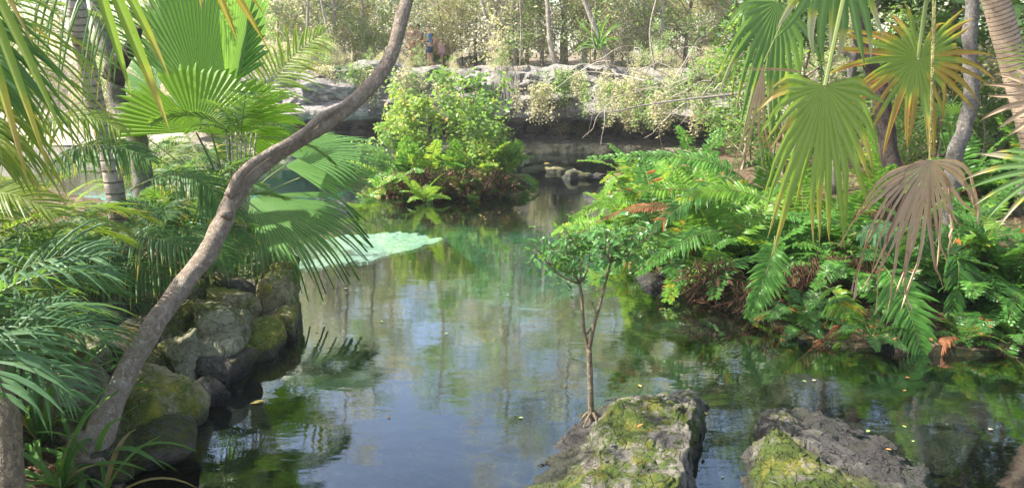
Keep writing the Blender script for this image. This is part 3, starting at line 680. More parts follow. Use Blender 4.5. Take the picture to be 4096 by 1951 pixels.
def branching(seed, h, spread, nb, r0, lean=0., up=.5, start=.35, sub=4):
    """thin tree skeleton: returns MB of wood and list of twig points"""
    rnd = random.Random(seed); mb = MB(); tips = []
    top = Vector((rnd.uniform(-1, 1) * spread * .3 + lean, rnd.uniform(-1, 1) * spread * .3, h))
    P = [Vector((0, 0, -.2)), Vector((rnd.uniform(-.1, .1), rnd.uniform(-.1, .1), h * .25)) * 1, top * .6 + Vector((rnd.uniform(-.2, .2), rnd.uniform(-.2, .2), 0)), top]
    tr = smooth_path(P, 5); tube(mb, tr, lambda u: r0 * (1 - .75 * u), 6)
    for i in range(nb):
        u = start + (1 - start) * (i + rnd.random()) / nb; k = min(len(tr) - 1, int(u * (len(tr) - 1))); p = tr[k]; a = rnd.uniform(0, 6.28)
        ln = spread * (1.15 - .6 * (u - start)) * rnd.uniform(.6, 1.1); e = p + Vector((math.cos(a) * ln, math.sin(a) * ln, ln * rnd.uniform(up - .4, up + .4)))
        b = bez(p, p * .5 + e * .5 + Vector((rnd.uniform(-.15, .15), rnd.uniform(-.15, .15), rnd.uniform(-.1, .3))) * ln * .5, e, 6)
        tube(mb, b, lambda v: r0 * .38 * (1 - .7 * v), 4, cap=False); tips += b[2:]
        for j in range(sub):
            q = b[rnd.randrange(2, 6)]; t = q + Vector((rnd.uniform(-1, 1), rnd.uniform(-1, 1), rnd.uniform(-.6, .7))) * ln * .4
            tube(mb, bez(q, (q + t) / 2 + Vector((0, 0, .05 * ln)), t, 4), lambda v: r0 * .14 * (1 - .6 * v), 3, cap=False); tips += [q.lerp(t, .35), q.lerp(t, .7), t]
    return mb, tips
def mk_tree(key, seed, h, spread, nb, r0, mat, bark, per, size, sp=.12, **k):
    mb, tips = branching(seed, h, spread, nb, r0, **k)
    V, F = leaf_cloud([tuple(t) for t in tips], per, sp, size, seed)
    VAR[key] = (mb.mesh('trunk', M[bark]), npmesh('crown', V, F, M[mat]))
def tree(key, name, loc, label, cat, group=None, rz=0, sc=1, zs=1):
    t = thing(name, loc, label, cat, group, rz, sc); t.scale.z = sc * zs
    link('trunk', VAR[key][0], t); link('crown', VAR[key][1], t); return t

def mk_dry(key, seed, h, spread, nb):
    mb, tips = branching(seed, h, spread, nb, .03, start=.05, sub=9, up=.9); r_ = random.Random(seed)
    for k in range(0, len(tips), 2):
        p = tips[k]; d = Vector((r_.uniform(-1, 1), r_.uniform(-1, 1), r_.uniform(-.4, 1.2))) * .45; tube(mb, [p, p + d * .5 + Vector((r_.uniform(-.08, .08), 0, .05)), p + d], .008, 3, cap=False)
    V, F = leaf_cloud([tuple(t) for t in tips], 2, .12, .10, seed); VAR[key] = (mb.mesh('trunk', M['bark_thin']), npmesh('crown', V, F, M['leaf_far']))
for i in range(3): mk_dry('dry%d' % i, 390 + i, 3.0, 1.3, 16)
# ------------------------------------------------------------------ far bank woods
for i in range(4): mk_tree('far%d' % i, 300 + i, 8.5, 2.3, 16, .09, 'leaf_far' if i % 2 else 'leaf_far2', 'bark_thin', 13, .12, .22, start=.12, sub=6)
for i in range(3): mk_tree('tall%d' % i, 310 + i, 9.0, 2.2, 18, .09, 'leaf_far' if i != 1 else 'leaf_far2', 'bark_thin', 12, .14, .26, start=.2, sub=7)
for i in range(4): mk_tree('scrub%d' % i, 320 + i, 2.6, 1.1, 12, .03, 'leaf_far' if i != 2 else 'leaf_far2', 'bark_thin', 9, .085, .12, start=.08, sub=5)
for i in range(3): mk_tree('mid%d' % i, 340 + i, 3.2, 1.3, 12, .035, 'leaf_mid', 'bark_thin', 8, .12, .13, start=.1, sub=5)
rnd = random.Random(5)
for i in range(11):
    x = -16 + i * 3.1 + rnd.uniform(-.8, .8); y = 41 + rnd.uniform(-2, 2.5)
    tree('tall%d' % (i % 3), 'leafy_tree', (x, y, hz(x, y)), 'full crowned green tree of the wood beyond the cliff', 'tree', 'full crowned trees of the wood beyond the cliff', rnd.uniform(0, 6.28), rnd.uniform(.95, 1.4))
for i in range(46):
    if i < 16: x = -9 + i * 1.55 + rnd.uniform(-.6, .6); y = 30.5 + rnd.uniform(0, 3)
    elif i < 34: x = -20 + (i - 16) * 2.6 + rnd.uniform(-1, 1); y = 36 + rnd.uniform(-2, 4)
    else: x = -34 + (i - 34) * 6.5 + rnd.uniform(-1, 1); y = 48 + rnd.uniform(-3, 6)
    if -5.6 < x < -1.2 and y < 33.6: x -= 5
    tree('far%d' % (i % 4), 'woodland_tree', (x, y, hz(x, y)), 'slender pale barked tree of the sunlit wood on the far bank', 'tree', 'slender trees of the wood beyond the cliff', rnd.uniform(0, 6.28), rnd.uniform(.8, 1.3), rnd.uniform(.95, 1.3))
for i in range(44):
    x = -12 + i * .58 + rnd.uniform(-.5, .5); y = 29.3 + (1.6 if x < -5 else 0) - max(0, x - 5) * .55 + rnd.uniform(-.3, 1.2)
    if -4.6 < x < -1.9: y += 3.5
    sc_ = rnd.uniform(.5, .95)
    if -1.9 < x < .5: sc_ *= .6
    tree('scrub%d' % (i % 4), 'scrub_bush', (x, y, hz(x, y) - .05), 'thin twiggy bush with small yellow green leaves on the cliff top', 'shrub', 'twiggy bushes along the cliff top', rnd.uniform(0, 6.28), sc_)
for i in range(40):
    x = -13 + (i % 20) * 1.38 + rnd.uniform(-.5, .5); y = 33.5 + (i // 20) * 3 + rnd.uniform(-1, 1)
    if i % 3 == 0: tree('dry%d' % (i % 4 % 3), 'leafless_bush', (x + .5, y - 2.5, hz(x, y) - .1), 'tall pale almost leafless twiggy bush in front of the far wood', 'shrub', 'leafless twiggy bushes of the far wood', i, rnd.uniform(.8, 1.5))
    tree('scrub%d' % (i % 4), 'understorey_bush', (x, y, hz(x, y) - .1), 'taller thin bush in the understorey of the far wood', 'shrub', 'bushes of the understorey in the far wood', rnd.uniform(0, 6.28), rnd.uniform(1.2, 1.9))
# right hand wood behind the fern bank
for i in range(26):
    x = 5.6 + rnd.uniform(0, 8.5); y = 17.5 + rnd.uniform(-1, 6) - x * .25
    tree('mid%d' % (i % 3), 'green_shrub', (x, y, hz(x, y) - .1), 'leafy green shrub in the thicket behind the fern bank', 'shrub', 'shrubs of the right hand thicket', rnd.uniform(0, 6.28), rnd.uniform(.7, 1.25))
for i in range(2): mk_tree('dense%d' % i, 360 + i, 8.6, 2.6, 20, .11, 'leaf_canopy', 'bark_grey', 22, .17, .24, start=.42, sub=7)
for i, (x, y) in enumerate([(6.3, 14.5), (9.5, 16.5), (8.2, 11.8), (12, 14), (6.6, 19.5)]):
    tree('dense%d' % (i % 2), 'broadleaf_tree', (x, y, hz(x, y)), 'tall broadleaf tree rising out of the right bank, its crown above the picture', 'tree', 'tall broadleaf trees of the right bank', i * 1.9, rnd.uniform(.9, 1.1))
for i, (x, y) in enumerate([(6.5, 17), (8.5, 21), (11, 16), (9.5, 13.5), (13.5, 20)]):
    tree('far%d' % (i % 4), 'thicket_tree', (x, y, hz(x, y)), 'taller leafy tree rising from the right hand thicket', 'tree', 'taller trees of the right hand thicket', i * 1.1, .8)
# left background behind the basin: sparse, so that the sky burns through
for i in range(12):
    x = -19 + i * .95 + rnd.uniform(-.4, .4); y = 31.3 + rnd.uniform(0, 1.5)
    tree('scrub%d' % (i % 4), 'dry_bush', (x, y, hz(x, y) - .05), 'washed out dry bush above the far left basin', 'shrub', 'dry bushes above the far left basin', rnd.uniform(0, 6.28), rnd.uniform(.5, .9))

for i in range(70):
    x = -10 + i * .32 + rnd.uniform(-.4, .4); k = max(0, x - 3) * .6; y = 28.1 - k + rnd.uniform(-.5, .5) - (.6 if -9 < x < -5 else 0); z = rnd.choice([3., 2.9, 2.6, 2.2, 2.7]) if x > -4.5 else 2.9
    if (-3.2 < x < 1.6 and z < 2.8) or (0 < x < 4.2): continue
    t = tree('scrub%d' % (i % 4), 'cliff_bush', (x, y, z - .1), 'small leaved bush clinging to the lip of the cliff', 'shrub', 'bushes clinging to the cliff lip', rnd.uniform(0, 6.28), rnd.uniform(.3, .62) * (.6 if -5 < x < -1.5 else 1)); t.rotation_euler.x = rnd.uniform(.3, .9)
for i in range(22):
    x = -24 + i * .62 + rnd.uniform(-.4, .4); y = 34 + rnd.uniform(-1.5, 3)
    tree('scrub%d' % (i % 4) if i % 3 else 'dry0', 'pale_bush', (x, y, hz(x, y) - .1), 'bleached bush on the pale slope behind the far left basin', 'shrub', 'bleached bushes on the far left slope', rnd.uniform(0, 6.28), rnd.uniform(.9, 1.6))
# hanging vines, dry roots
def vine_mesh(seed, ln, mat, size=.06):
    rnd = random.Random(seed); mb = MB(); cs = []
    for s in range(13):
        x = rnd.uniform(-.7, .7); y = rnd.uniform(-.1, .1); l = ln * rnd.uniform(.5, 1); pts = [Vector((x + .12 * noise.noise(Vector((s, k * .4, seed))), y - .05 * math.sin(k), -l * k / 9)) for k in range(10)]
        tube(mb, pts, .006, 3, cap=False); cs += [tuple(p.lerp(q, .5)) for p, q in zip(pts, pts[1:])]
    V, F = leaf_cloud(cs, 12, .08, size * 1.35, seed); return mb.mesh('stem', M['bark_thin']), npmesh('leaves', V, F, M[mat])
VN = [vine_mesh(900 + i, 1.3, 'leaf_far' if i % 2 else 'leaf_far2') for i in range(4)]
for i, (px, py, Y) in enumerate([(300, 60, 27.5), (320, 66, 26.8), (352, 64, 26.5), (385, 70, 26.5), (410, 72, 26.8), (440, 76, 26.8), (560, 70, 26.8), (592, 72, 26.4), (606, 82, 26), (622, 78, 25.6), (640, 84, 25.2), (655, 72, 25), (672, 80, 24.6), (630, 96, 25.2), (650, 100, 24.7), (680, 92, 24), (700, 86, 23.5), (536, 84, 26.5)]):
    p = at(px, py, Y); t = thing('hanging_vine', p, 'small leaved vine hanging over the edge of the grey cliff', 'vine', 'vines hanging down the cliff', rnd.uniform(-.3, .3), rnd.uniform(.8, 1.3))
    link('stem', VN[i % 4][0], t); link('leaves', VN[i % 4][1], t)
mb = MB()
for s in range(70):
    x = rnd.uniform(-.45, .45); l = rnd.uniform(.6, 1.35) * (1 - abs(x) * .5)
    tube(mb, [Vector((x, rnd.uniform(-.1, .1), 0)), Vector((x + rnd.uniform(-.05, .05), -.1, -l * .5)), Vector((x + rnd.uniform(-.08, .08), -.1, -l))], .009, 3, cap=False)
M['dryroot'] = plain('dry_root', (.42, .36, .3)); meta(link('dry_roots', mb.mesh('dry_roots', M['dryroot']), None, at(508, 66, 26.75)), 'tuft of pale dry roots hanging over the flat cliff slab', 'roots')
# bare arching branch over the water on the right
mb = MB(); P = [at(*q) for q in ((745, 150, 19), (700, 148, 19.5), (665, 150, 20), (630, 154, 20.5), (600, 166, 21), (575, 178, 21.3))]
P = [at(*q) for q in ((770, 88, 17), (725, 95, 18), (680, 100, 19), (640, 106, 20), (610, 112, 20.5), (590, 110, 21))]
tube(mb, smooth_path(P, 5), lambda u: .035 * (1.1 - .8 * u), 5)
for i in range(9):
    q = smooth_path(P, 5)[3 + i * 2]; tube(mb, [q, q + Vector((rnd.uniform(-.5, .3), rnd.uniform(-.3, .3), rnd.uniform(-.5, .6)))], .01, 3)
meta(link('bare_branch', mb.mesh('bare_branch', M['bark_grey'])), 'long bare branch reaching left out of the right hand thicket', 'branch')
mb = MB()
for i in range(46):
    a = at(rnd.uniform(590, 730), rnd.uniform(55, 108), rnd.uniform(18.5, 22)); pts = [a]
    dd = Vector((rnd.uniform(-1, 1), rnd.uniform(-.3, .3), rnd.uniform(-.5, .6))).normalized()
    for j in range(5): dd = (dd + Vector((rnd.uniform(-.4, .4), rnd.uniform(-.3, .3), rnd.uniform(-.45, .3)))).normalized(); pts.append(pts[-1] + dd * .35)
    tube(mb, smooth_path(pts, 2), lambda u: .013 * (1.1 - .8 * u), 3, cap=False)
meta(link('dead_brushwood', mb.mesh('dead_brushwood', M['dryroot'])), 'tangle of pale leafless twigs above the fern bank', 'brushwood')
# far trunks that stand out
def trunk(name, pts, rad, bark, label, cat='tree', group=None, sides=10, amp=.12, fr=3., part='trunk', extra=None):
    W = smooth_path([at(*p) for p in pts], 8); b = W[0].copy(); t = thing(name, b, label, cat, group)
    mb = MB(); tube(mb, [p - b for p in W], rad, sides, amp=amp, fr=fr); link(part, mb.mesh(part, M[bark]), t); return t
GF = 'thin trunks standing on the cliff'
for i, (pts, r, lb) in enumerate([(((520, 68, 29), (521, 30, 29), (519, -20, 29)), .045, 'thin straight trunk right of the persons'),
        (((556, 66, 30), (550, 40, 30), (546, -20, 30)), .16, 'pale blotched trunk behind the cliff shrubs'),
        (((496, 68, 30), (490, 36, 30), (478, -15, 30)), .12, 'orange brown trunk leaning left behind the persons'),
        (((612, 70, 28), (600, 40, 28), (578, -15, 28)), .17, 'grey leaning trunk with long strap leaves growing on it'),
        (((345, 80, 28), (330, 40, 28), (318, -15, 28)), .07, 'thin pale trunk left of the leaning trunk'),
        (((300, 80, 29), (306, 40, 29), (309, -15, 29)), .09, 'whitish forked trunk beside the fan palm'),
        (((655, 70, 26), (650, 30, 26), (660, -15, 26)), .05, 'thin grey stem above the dead twigs')]):
    trunk('forest_tree', pts, lambda u, r=r: r * .7 * (1 - .25 * u), 'bark_thin', lb, group=GF, amp=.15)
t = thing('epiphyte', at(598, 50, 27.7), 'tuft of long dark strap leaves growing on the grey leaning trunk', 'plant'); t.scale = (1.8,) * 3
crown(t, 'strap', 26, 4, name='strap_leaf', sc=(.8, 1.2))
# far low palms and agaves left of the strap tree
GP = 'small palms behind the cliff edge'
for i, (px, py, Y) in enumerate([(465, 60, 30.5), (440, 45, 33), (505, 50, 32), (535, 58, 30), (480, 40, 34)]):
    p = at(px, py, Y); p.z = hz(p.x, p.y); t = thing('wild_palm', p, 'low green feather palm in the undergrowth right of the persons', 'palm', GP, i, .8); crown(t, 'palm', 9, 40 + i, loc=(0, 0, .1), sc=(.6, .9))

# ------------------------------------------------------------------ island with ferns and bush
def base_at(px, Y): 
    x = at(px, 200, Y).x; return Vector((x, Y, hz(x, Y)))
GI = 'ferns growing on the little island'
isl = [(385, 18.6, 'fern_y', 'far left fern of the island, yellow green'), (405, 18.3, 'fern', 'fern left of the centre of the island'), (428, 18.1, 'fern_y', 'tall sunlit fern in the centre of the island'),
       (450, 18.4, 'fern', 'darker fern right of the tall sunlit one'), (478, 18.3, 'fern_y', 'fern beneath the leafy island bush'), (496, 18.9, 'fern', 'rightmost fern of the island, reaching over the water'), (415, 19.4, 'fern', 'tall fern at the back of the island')]
for i, (px, Y, k, lb) in enumerate(isl):
    t = thing('fern', base_at(px, Y), lb, 'fern', GI); crown(t, k, 16, 60 + i, sc=(.85, 1.3)); crown(t, 'fern_dead', 6, 160 + i, sc=(.5, .9), name='dead_frond')
t = thing('fern', onz(424, 202), 'small bright fern at the front water edge of the island', 'fern', GI); crown(t, 'fern_y', 9, 90, sc=(.5, .7), pick=[0, 1, 2])
mk_tree('island_bush', 371, 2.7, 1.35, 16, .04, 'leaf_mid', 'bark_thin', 7, .17, .12, start=.1, sub=7)
M['leaf_bright'] = leafmat('bush_leaf_bright', (.10, .22, .03), (.22, .33, .06), .45, tcol=(.7, .82, .16), rough=.38, odd=(.35, .2, .08), oddp=.06)
mk_tree('island_bush2', 372, 1.5, 1.1, 13, .03, 'leaf_bright', 'bark_thin', 8, .14, .10, start=.05, sub=7)
tree('island_bush', 'leafy_bush', base_at(465, 18.9), 'tall rounded leafy bush on the right half of the island', 'shrub', sc=.86)
tree('island_bush2', 'leafy_bush', base_at(494, 18.3), 'low bright bush at the right tip of the island, over the water', 'shrub', sc=.72)
tree('island_bush2', 'leafy_bush', base_at(440, 19.3), 'bright bush at the back of the island between the ferns', 'shrub', rz=2, sc=1.15)
tree('island_bush', 'leafy_bush', base_at(392, 19.3), 'leafy bush at the left back of the island', 'shrub', rz=2, sc=.5)

# ------------------------------------------------------------------ right bank ferns
def shore(px, Y): x = at(px, 250, Y).x; return Vector((x, Y, max(.1, hz(x, Y))))
GR = 'ferns massed on the right bank'
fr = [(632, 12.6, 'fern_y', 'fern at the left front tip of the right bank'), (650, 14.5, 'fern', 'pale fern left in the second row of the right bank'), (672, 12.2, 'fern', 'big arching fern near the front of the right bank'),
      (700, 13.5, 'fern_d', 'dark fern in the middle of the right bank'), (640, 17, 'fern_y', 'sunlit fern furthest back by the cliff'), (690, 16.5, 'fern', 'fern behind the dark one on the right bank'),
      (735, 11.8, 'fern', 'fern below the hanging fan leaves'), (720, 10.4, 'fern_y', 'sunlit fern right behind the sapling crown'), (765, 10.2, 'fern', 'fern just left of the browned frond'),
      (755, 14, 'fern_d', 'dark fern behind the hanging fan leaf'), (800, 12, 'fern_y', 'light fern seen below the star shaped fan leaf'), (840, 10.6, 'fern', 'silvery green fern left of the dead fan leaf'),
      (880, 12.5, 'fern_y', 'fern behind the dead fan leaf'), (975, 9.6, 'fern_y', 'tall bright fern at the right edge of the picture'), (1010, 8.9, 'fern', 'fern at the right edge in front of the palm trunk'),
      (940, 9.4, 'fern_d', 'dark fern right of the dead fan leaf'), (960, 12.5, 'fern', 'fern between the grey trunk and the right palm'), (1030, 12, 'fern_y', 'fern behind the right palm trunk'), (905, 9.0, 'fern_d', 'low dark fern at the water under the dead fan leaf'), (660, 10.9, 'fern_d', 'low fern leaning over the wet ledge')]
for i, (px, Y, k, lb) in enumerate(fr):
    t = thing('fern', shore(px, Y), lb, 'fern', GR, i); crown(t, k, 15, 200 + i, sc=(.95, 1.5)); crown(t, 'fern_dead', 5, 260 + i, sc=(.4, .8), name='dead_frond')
for i, (px, py) in enumerate([(800, 315), (985, 320), (1015, 320), (780, 296), (890, 296), (960, 298)]):
    q = onz(px, py, .15); q.z = hz(q.x, q.y); t = thing('fern', q, 'low fern sprouting from the littered edge of the right bank', 'fern', 'low ferns at the right water edge', i); crown(t, ['fern_d', 'fern', 'fern_y'][i % 3], 10, 700 + i, sc=(.4, .7)); crown(t, 'fern_dead', 2, 720 + i, sc=(.4, .6), name='dead_frond')
for i, (px, Y) in enumerate([(862, 9.0), (925, 8.9), (985, 8.7), (1018, 8.3), (830, 9.5), (955, 9.3)]):
    t = thing('fern', shore(px, Y), 'large arching fern shading the soil of the right bank', 'fern', 'large ferns over the right bank soil', i); crown(t, ['fern', 'fern_d'][i % 2], 13, 760 + i, sc=(.75, 1.05), pick=[2, 3, 4, 5]); crown(t, 'fern_dead', 3, 780 + i, sc=(.5, .9), name='dead_frond')
for i, (px, py) in enumerate([(800, 322), (872, 336), (965, 338), (1016, 338)]):
    q = onz(px, py, .12); q.z = max(.05, hz(q.x, q.y)); t = thing('fern', q, 'dark fern drooping over the waterline of the right bank', 'fern', 'dark ferns along the right waterline', i); crown(t, 'fern_d', 9, 820 + i, sc=(.35, .55), pick=[1, 2, 3]); crown(t, 'fern_dead', 2, 840 + i, sc=(.5, .8), name='dead_frond')
# hero fern fronds hanging towards the water, one plant
t = thing('fern', shore(775, 9.4), 'fern with long fronds drooping to the water, one of them rusty', 'fern', GR)
pfrond(t, (728, 232, 9.6), (690, 238, 9.3), (638, 274, 9.0), 'fern', 1, n=26, L=.24, W=.05, prof='fern', st=5, wav=.15, N=(-.2, -.7, 1))
pfrond(t, (775, 236, 9.0), (768, 268, 8.6), (748, 316, 8.3), 'fern', 2, n=26, L=.3, W=.05, prof='fern', st=5, wav=.15, N=(0, -1, .5))
pfrond(t, (720, 200, 10.3), (650, 190, 10.2), (573, 218, 10.0), 'fern_yellow', 4, n=34, L=.25, W=.05, prof='fern', st=5, wav=.1, N=(0, -.6, 1))
pfrond(t, (690, 214, 9.9), (650, 206, 9.9), (596, 222, 9.8), 'dead_frond', 5, n=30, L=.13, W=.03, prof='fern', st=4, N=(0, -.6, 1), label='rust brown withered frond', name='dead_frond')
pfrond(t, (745, 180, 10.6), (690, 158, 10.6), (588, 158, 10.6), 'fern', 6, n=34, L=.27, W=.05, prof='fern', st=5, N=(0, -.6, 1))
pfrond(t, (735, 200, 10.0), (700, 196, 9.8), (640, 240, 9.7), 'fern_dark', 16, n=30, L=.28, W=.05, prof='fern', st=5, N=(0, -.6, 1))
pfrond(t, (775, 205, 9.5), (730, 190, 9.6), (680, 200, 9.5), 'fern_yellow', 17, n=26, L=.26, W=.05, prof='fern', st=5, N=(0, -.6, 1))
t = thing('fern', shore(850, 8.9), 'fern with glossy hanging fronds touching the water below the dead fan leaf', 'fern', GR)
pfrond(t, (880, 262, 8.3), (904, 300, 7.9), (926, 368, 7.5), 'fern', 8, n=24, L=.36, W=.055, prof='fern', st=5, wav=.12, N=(-.1, -1, .5))
pfrond(t, (822, 285, 8.6), (842, 305, 8.2), (850, 352, 8.0), 'fern_yellow', 9, n=22, L=.3, W=.05, prof='fern', st=5, wav=.2, N=(0, -1, .4), droop=.4)
pfrond(t, (850, 318, 8.2), (830, 338, 7.9), (786, 372, 7.6), 'dead_frond', 10, n=22, L=.2, W=.035, prof='fern', st=4, N=(0, -1, .5), droop=.7, label='half brown frond hanging into the water', name='dead_frond')
pfrond(t, (858, 312, 8.2), (850, 340, 7.9), (815, 362, 7.6), 'fern_yellow', 11, n=20, L=.26, W=.045, prof='fern', st=4, N=(0, -1, .5), droop=.6)
pfrond(t, (850, 235, 9.2), (875, 232, 8.9), (885, 245, 8.8), 'palm_blue', 12, n=14, L=.3, W=.06, prof='fern', st=5, N=(0, -.8, .8))
pfrond(t, (930, 262, 8.6), (958, 262, 8.3), (945, 335, 8.1), 'fern_dark', 13, n=22, L=.3, W=.05, prof='fern', st=5, N=(0, -1, .5))
# dead root mats hanging at the fern bank
GD = 'root mats hanging at the bank edge'
def rootmat(px, py, Y, wd, ln, nn, seed, lb, mat='litter2'):
    r = random.Random(seed); mb = MB()
    for s in range(nn):
        x = max(-.6, min(.6, r.gauss(0, .38))) * wd; l = ln * r.uniform(.2, 1) ** 1.3; a = Vector((x, r.uniform(-.1, .25), r.uniform(0, .15)))
        tube(mb, smooth_path([a, a + Vector((r.uniform(-.1, .1), -.12, -l * .4)), a + Vector((r.uniform(-.35, .35), -.14 + r.uniform(-.1, .1), -l))], 3), r.uniform(.004, .011), 3, cap=False, r=r.random())
    V, F = leaf_cloud([(max(-.5, min(.5, r.gauss(0, .3))) * wd, r.uniform(-.25, .1), -r.uniform(0, ln)) for q in range(nn)], 2, .05, .12, seed, wr=.35); k0 = len(mb.v); mb.add([Vector(v) for v in V], [tuple(f) for f in F])
    return meta(link('root_mat', mb.mesh('root_mat', M[mat]), None, at(px, py, Y)), lb, 'roots', GD)
rootmat(712, 272, 9.4, .5, .5, 60, 1, 'brown root mat above the wet ledge')
rootmat(800, 275, 9.0, .8, .75, 110, 2, 'large reddish brown root mat between the drooping fronds')
rootmat(845, 265, 9.0, .7, .8, 90, 3, 'coppery root mat below the hanging fan leaf')
rootmat(940, 300, 8.8, .9, .4, 60, 4, 'low dark root mat at the right shore')
rootmat(760, 290, 9.1, .6, .5, 60, 8, 'thin brown root mat behind the drooping fern frond')
rootmat(890, 300, 8.6, .8, .4, 60, 9, 'tangled root mat under the dead fan leaf')
rootmat(455, 172, 17.5, 1.6, .55, 90, 5, 'brown root mat under the island ferns')
rootmat(405, 176, 17.6, 1.0, .5, 60, 6, 'root mat at the left end of the island')
rootmat(500, 178, 17.8, .9, .5, 50, 7, 'root mat at the right end of the island')

# ------------------------------------------------------------------ right trunks
trunk('tall_palm', ((1075, 330, 7.2), (1056, 230, 7.3), (1034, 140, 7.3), (1012, 60, 7.3), (993, -10, 7.3), (978, -80, 7.3), (960, -180, 7.4)), lambda u: .115, 'palm_bark2', 'thick tan palm trunk at the right edge of the picture', 'palm', amp=.05, sides=16)
trunk('grey_tree', ((948, 230, 9.5), (954, 160, 9.5), (964, 130, 9.5), (972, 90, 9.5), (970, 40, 9.5), (976, -40, 9.5)), lambda u: .105 - .03 * u, 'bark_grey', 'rough grey lichened trunk left of the tan palm trunk', 'tree', amp=.3, fr=5)
trunk('dark_tree', ((902, 262, 10.2), (898, 220, 10.2), (892, 170, 10.2), (880, 90, 10.3), (862, 40, 10.4), (850, -40, 10.6)), lambda u: .15 - .07 * u, 'bark_dark', 'dark trunk behind the dead fan leaf', 'tree', amp=.25, fr=4)

# thatch palm fan leaves at the right, growing from a stem above the picture
top = at(880, -150, 4.6)
t = thing('thatch_palm', (4.7, 4.4, hz(4.7, 4.4) - .1), 'thatch palm whose split fan leaves hang in at the upper right', 'palm')
mb = MB(); b0 = Vector(t.location); tube(mb, smooth_path([Vector((0, 0, 0)), Vector((.1, .1, 1.6)), at(1090, -60, 4.3) - b0, top - b0], 6), .05, 10, amp=.1); link('trunk', mb.mesh('trunk', M['palm_bark']), t)
tb = tuple(top)
fan(t, (778, 2, 5.0), (-24, 124, -.3), (60, 30, .2), 170, 14, .48, 'thatch_dark', 1, base=tb, tipdroop=.25, droop=.05, short=.25, wid=1.0, kink=.1, foldp=.14, segz=.09, label='dark green fan leaf hanging at the left of the palm')
fan(t, (825, 86, 4.2), (-14, 158, -.2), (84, 2, .15), 205, 22, .56, 'thatch', 2, base=tb, crumple=.006, tipdroop=.14, droop=.03, short=.42, kink=.10, jit=.12, foldp=.14, segz=.09, label='yellow green fan leaf hanging straight down')
fan(t, (918, 58, 4.7), (-14, 84, -.1), (84, 8, .1), 335, 30, .44, 'thatch_rust', 3, base=tuple(at(936, -60, 4.75)), tipdroop=.10, droop=.05, short=.2, kink=.09, jit=.12, pleat=.4, foldp=.14, segz=.09, label='star shaped fan leaf with rusty lower fingers')
fan(t, (930, 160, 4.1), (-30, 106, -.15), (62, -2, .25), 185, 26, .5, 'dead_fan', 4, base=tuple(at(936, -60, 4.3)), sag=0, tipdroop=.3, droop=.12, short=.1, kink=.3, crumple=.016, jit=.2, srad=.008, smat='fern_stalk', label='withered grey brown fan leaf hanging folded', pleat=.7)
fan(t, (838, -60, 4.4), (-6, 108, -.1), (110, 8, .15), 76, 9, .6, 'thatch_dark', 5, base=tb, tipdroop=.1, short=.2, kink=.15, label='fan leaf above the picture with only its fingers hanging in')
fan(t, (1062, 168, 3.9), (-96, 6, 0), (0, 72, -.2), 90, 7, .4, 'thatch_dark', 6, base=tuple(at(1120, 60, 4)), tipdroop=.12, kink=.12, label='fan leaf at the right edge with green fingers')
fan(t, (1060, 100, 4.3), (-80, -12, 0), (0, 56, -.1), 110, 7, .4, 'dead_fan', 7, base=tuple(at(1120, 60, 4)), tipdroop=.05, kink=.1, label='dry pale fan leaf at the right edge')
fan(t, (1055, 62, 4.5), (-62, -12, 0), (0, 40, -.1), 100, 9, .25, 'thatch', 8, base=tuple(at(1120, 60, 4)), tipdroop=.08, label='small green fan leaf beside the tan palm trunk')
fan(t, (764, 62, 4.5), (-14, 100, 0), (60, 0, .1), 34, 4, .4, 'dead_fan', 9, base=tb, tipdroop=.25, kink=.3, name='dry_finger', label='pale dry leaf fingers dangling', srad=.004)
fan(t, (822, 74, 3.9), (-85, -12, 0), (4, 12, 0), 24, 2, .5, 'dead_fan', 10, tipdroop=.05, name='dry_finger', label='stiff brown finger pointing left')
t2 = thing('small_fan_palm', shore(948, 12.6), 'small pale fan palm in the background between the two right trunks', 'palm')
for i, a in enumerate([(-30, -25), (0, -40), (28, -28), (10, -5)]):
    fan(t2, (946 + a[0] * .3, 125 + a[1] * .3, 12.2), (a[0] * .8, a[1] * .8 + 4, 0), (-a[1] * .6 + 4, a[0] * .6, .2), 200, 18, .35, 'thatch_dark', 30 + i, base=tuple(t2.location), tipdroop=.2)

# ------------------------------------------------------------------ leaning tree
t = thing('leaning_tree', onz(76, 452, .4), 'big bare trunk leaning right across the left half of the picture', 'tree'); b0 = Vector(t.location)
PT = [(90, 470, 4.75), (102, 430, 5.0), (121, 384, 5.3), (150, 331, 5.65), (179, 290, 5.95), (205, 256, 6.2), (222, 224, 6.35), (231, 202, 6.5), (250, 174, 6.65), (288, 147, 6.85), (330, 121, 7.0), (358, 98, 7.15), (382, 72, 7.3), (394, 48, 7.4), (400, 24, 7.5), (408, -4, 7.6), (420, -60, 7.7), (425, -140, 7.8)]
W = smooth_path([at(*p) for p in PT], 8); mb = MB()
def lr(u):
    r = .122 - .04 * u
    if u < .10: r += (.10 - u) * .5
    r += .012 * math.exp(-((u - .45) / .03) ** 2)
    return r * .73
tube(mb, [p - b0 for p in W], lr, 26, amp=.17, fr=5); link('trunk', mb.mesh('trunk', M['bark']), t)
mb = MB(); P = [at(*q) for q in ((228, 196, 6.42), (243, 172, 6.5), (268, 153, 6.65), (296, 138, 6.75), (322, 116, 6.9), (342, 106, 7.0), (356, 95, 7.12))]
tube(mb, [p - b0 for p in smooth_path(P, 7)], lambda u: .046 * (1 - .35 * u), 12, amp=.22, fr=6); link('branch', mb.mesh('branch', M['bark']), t)
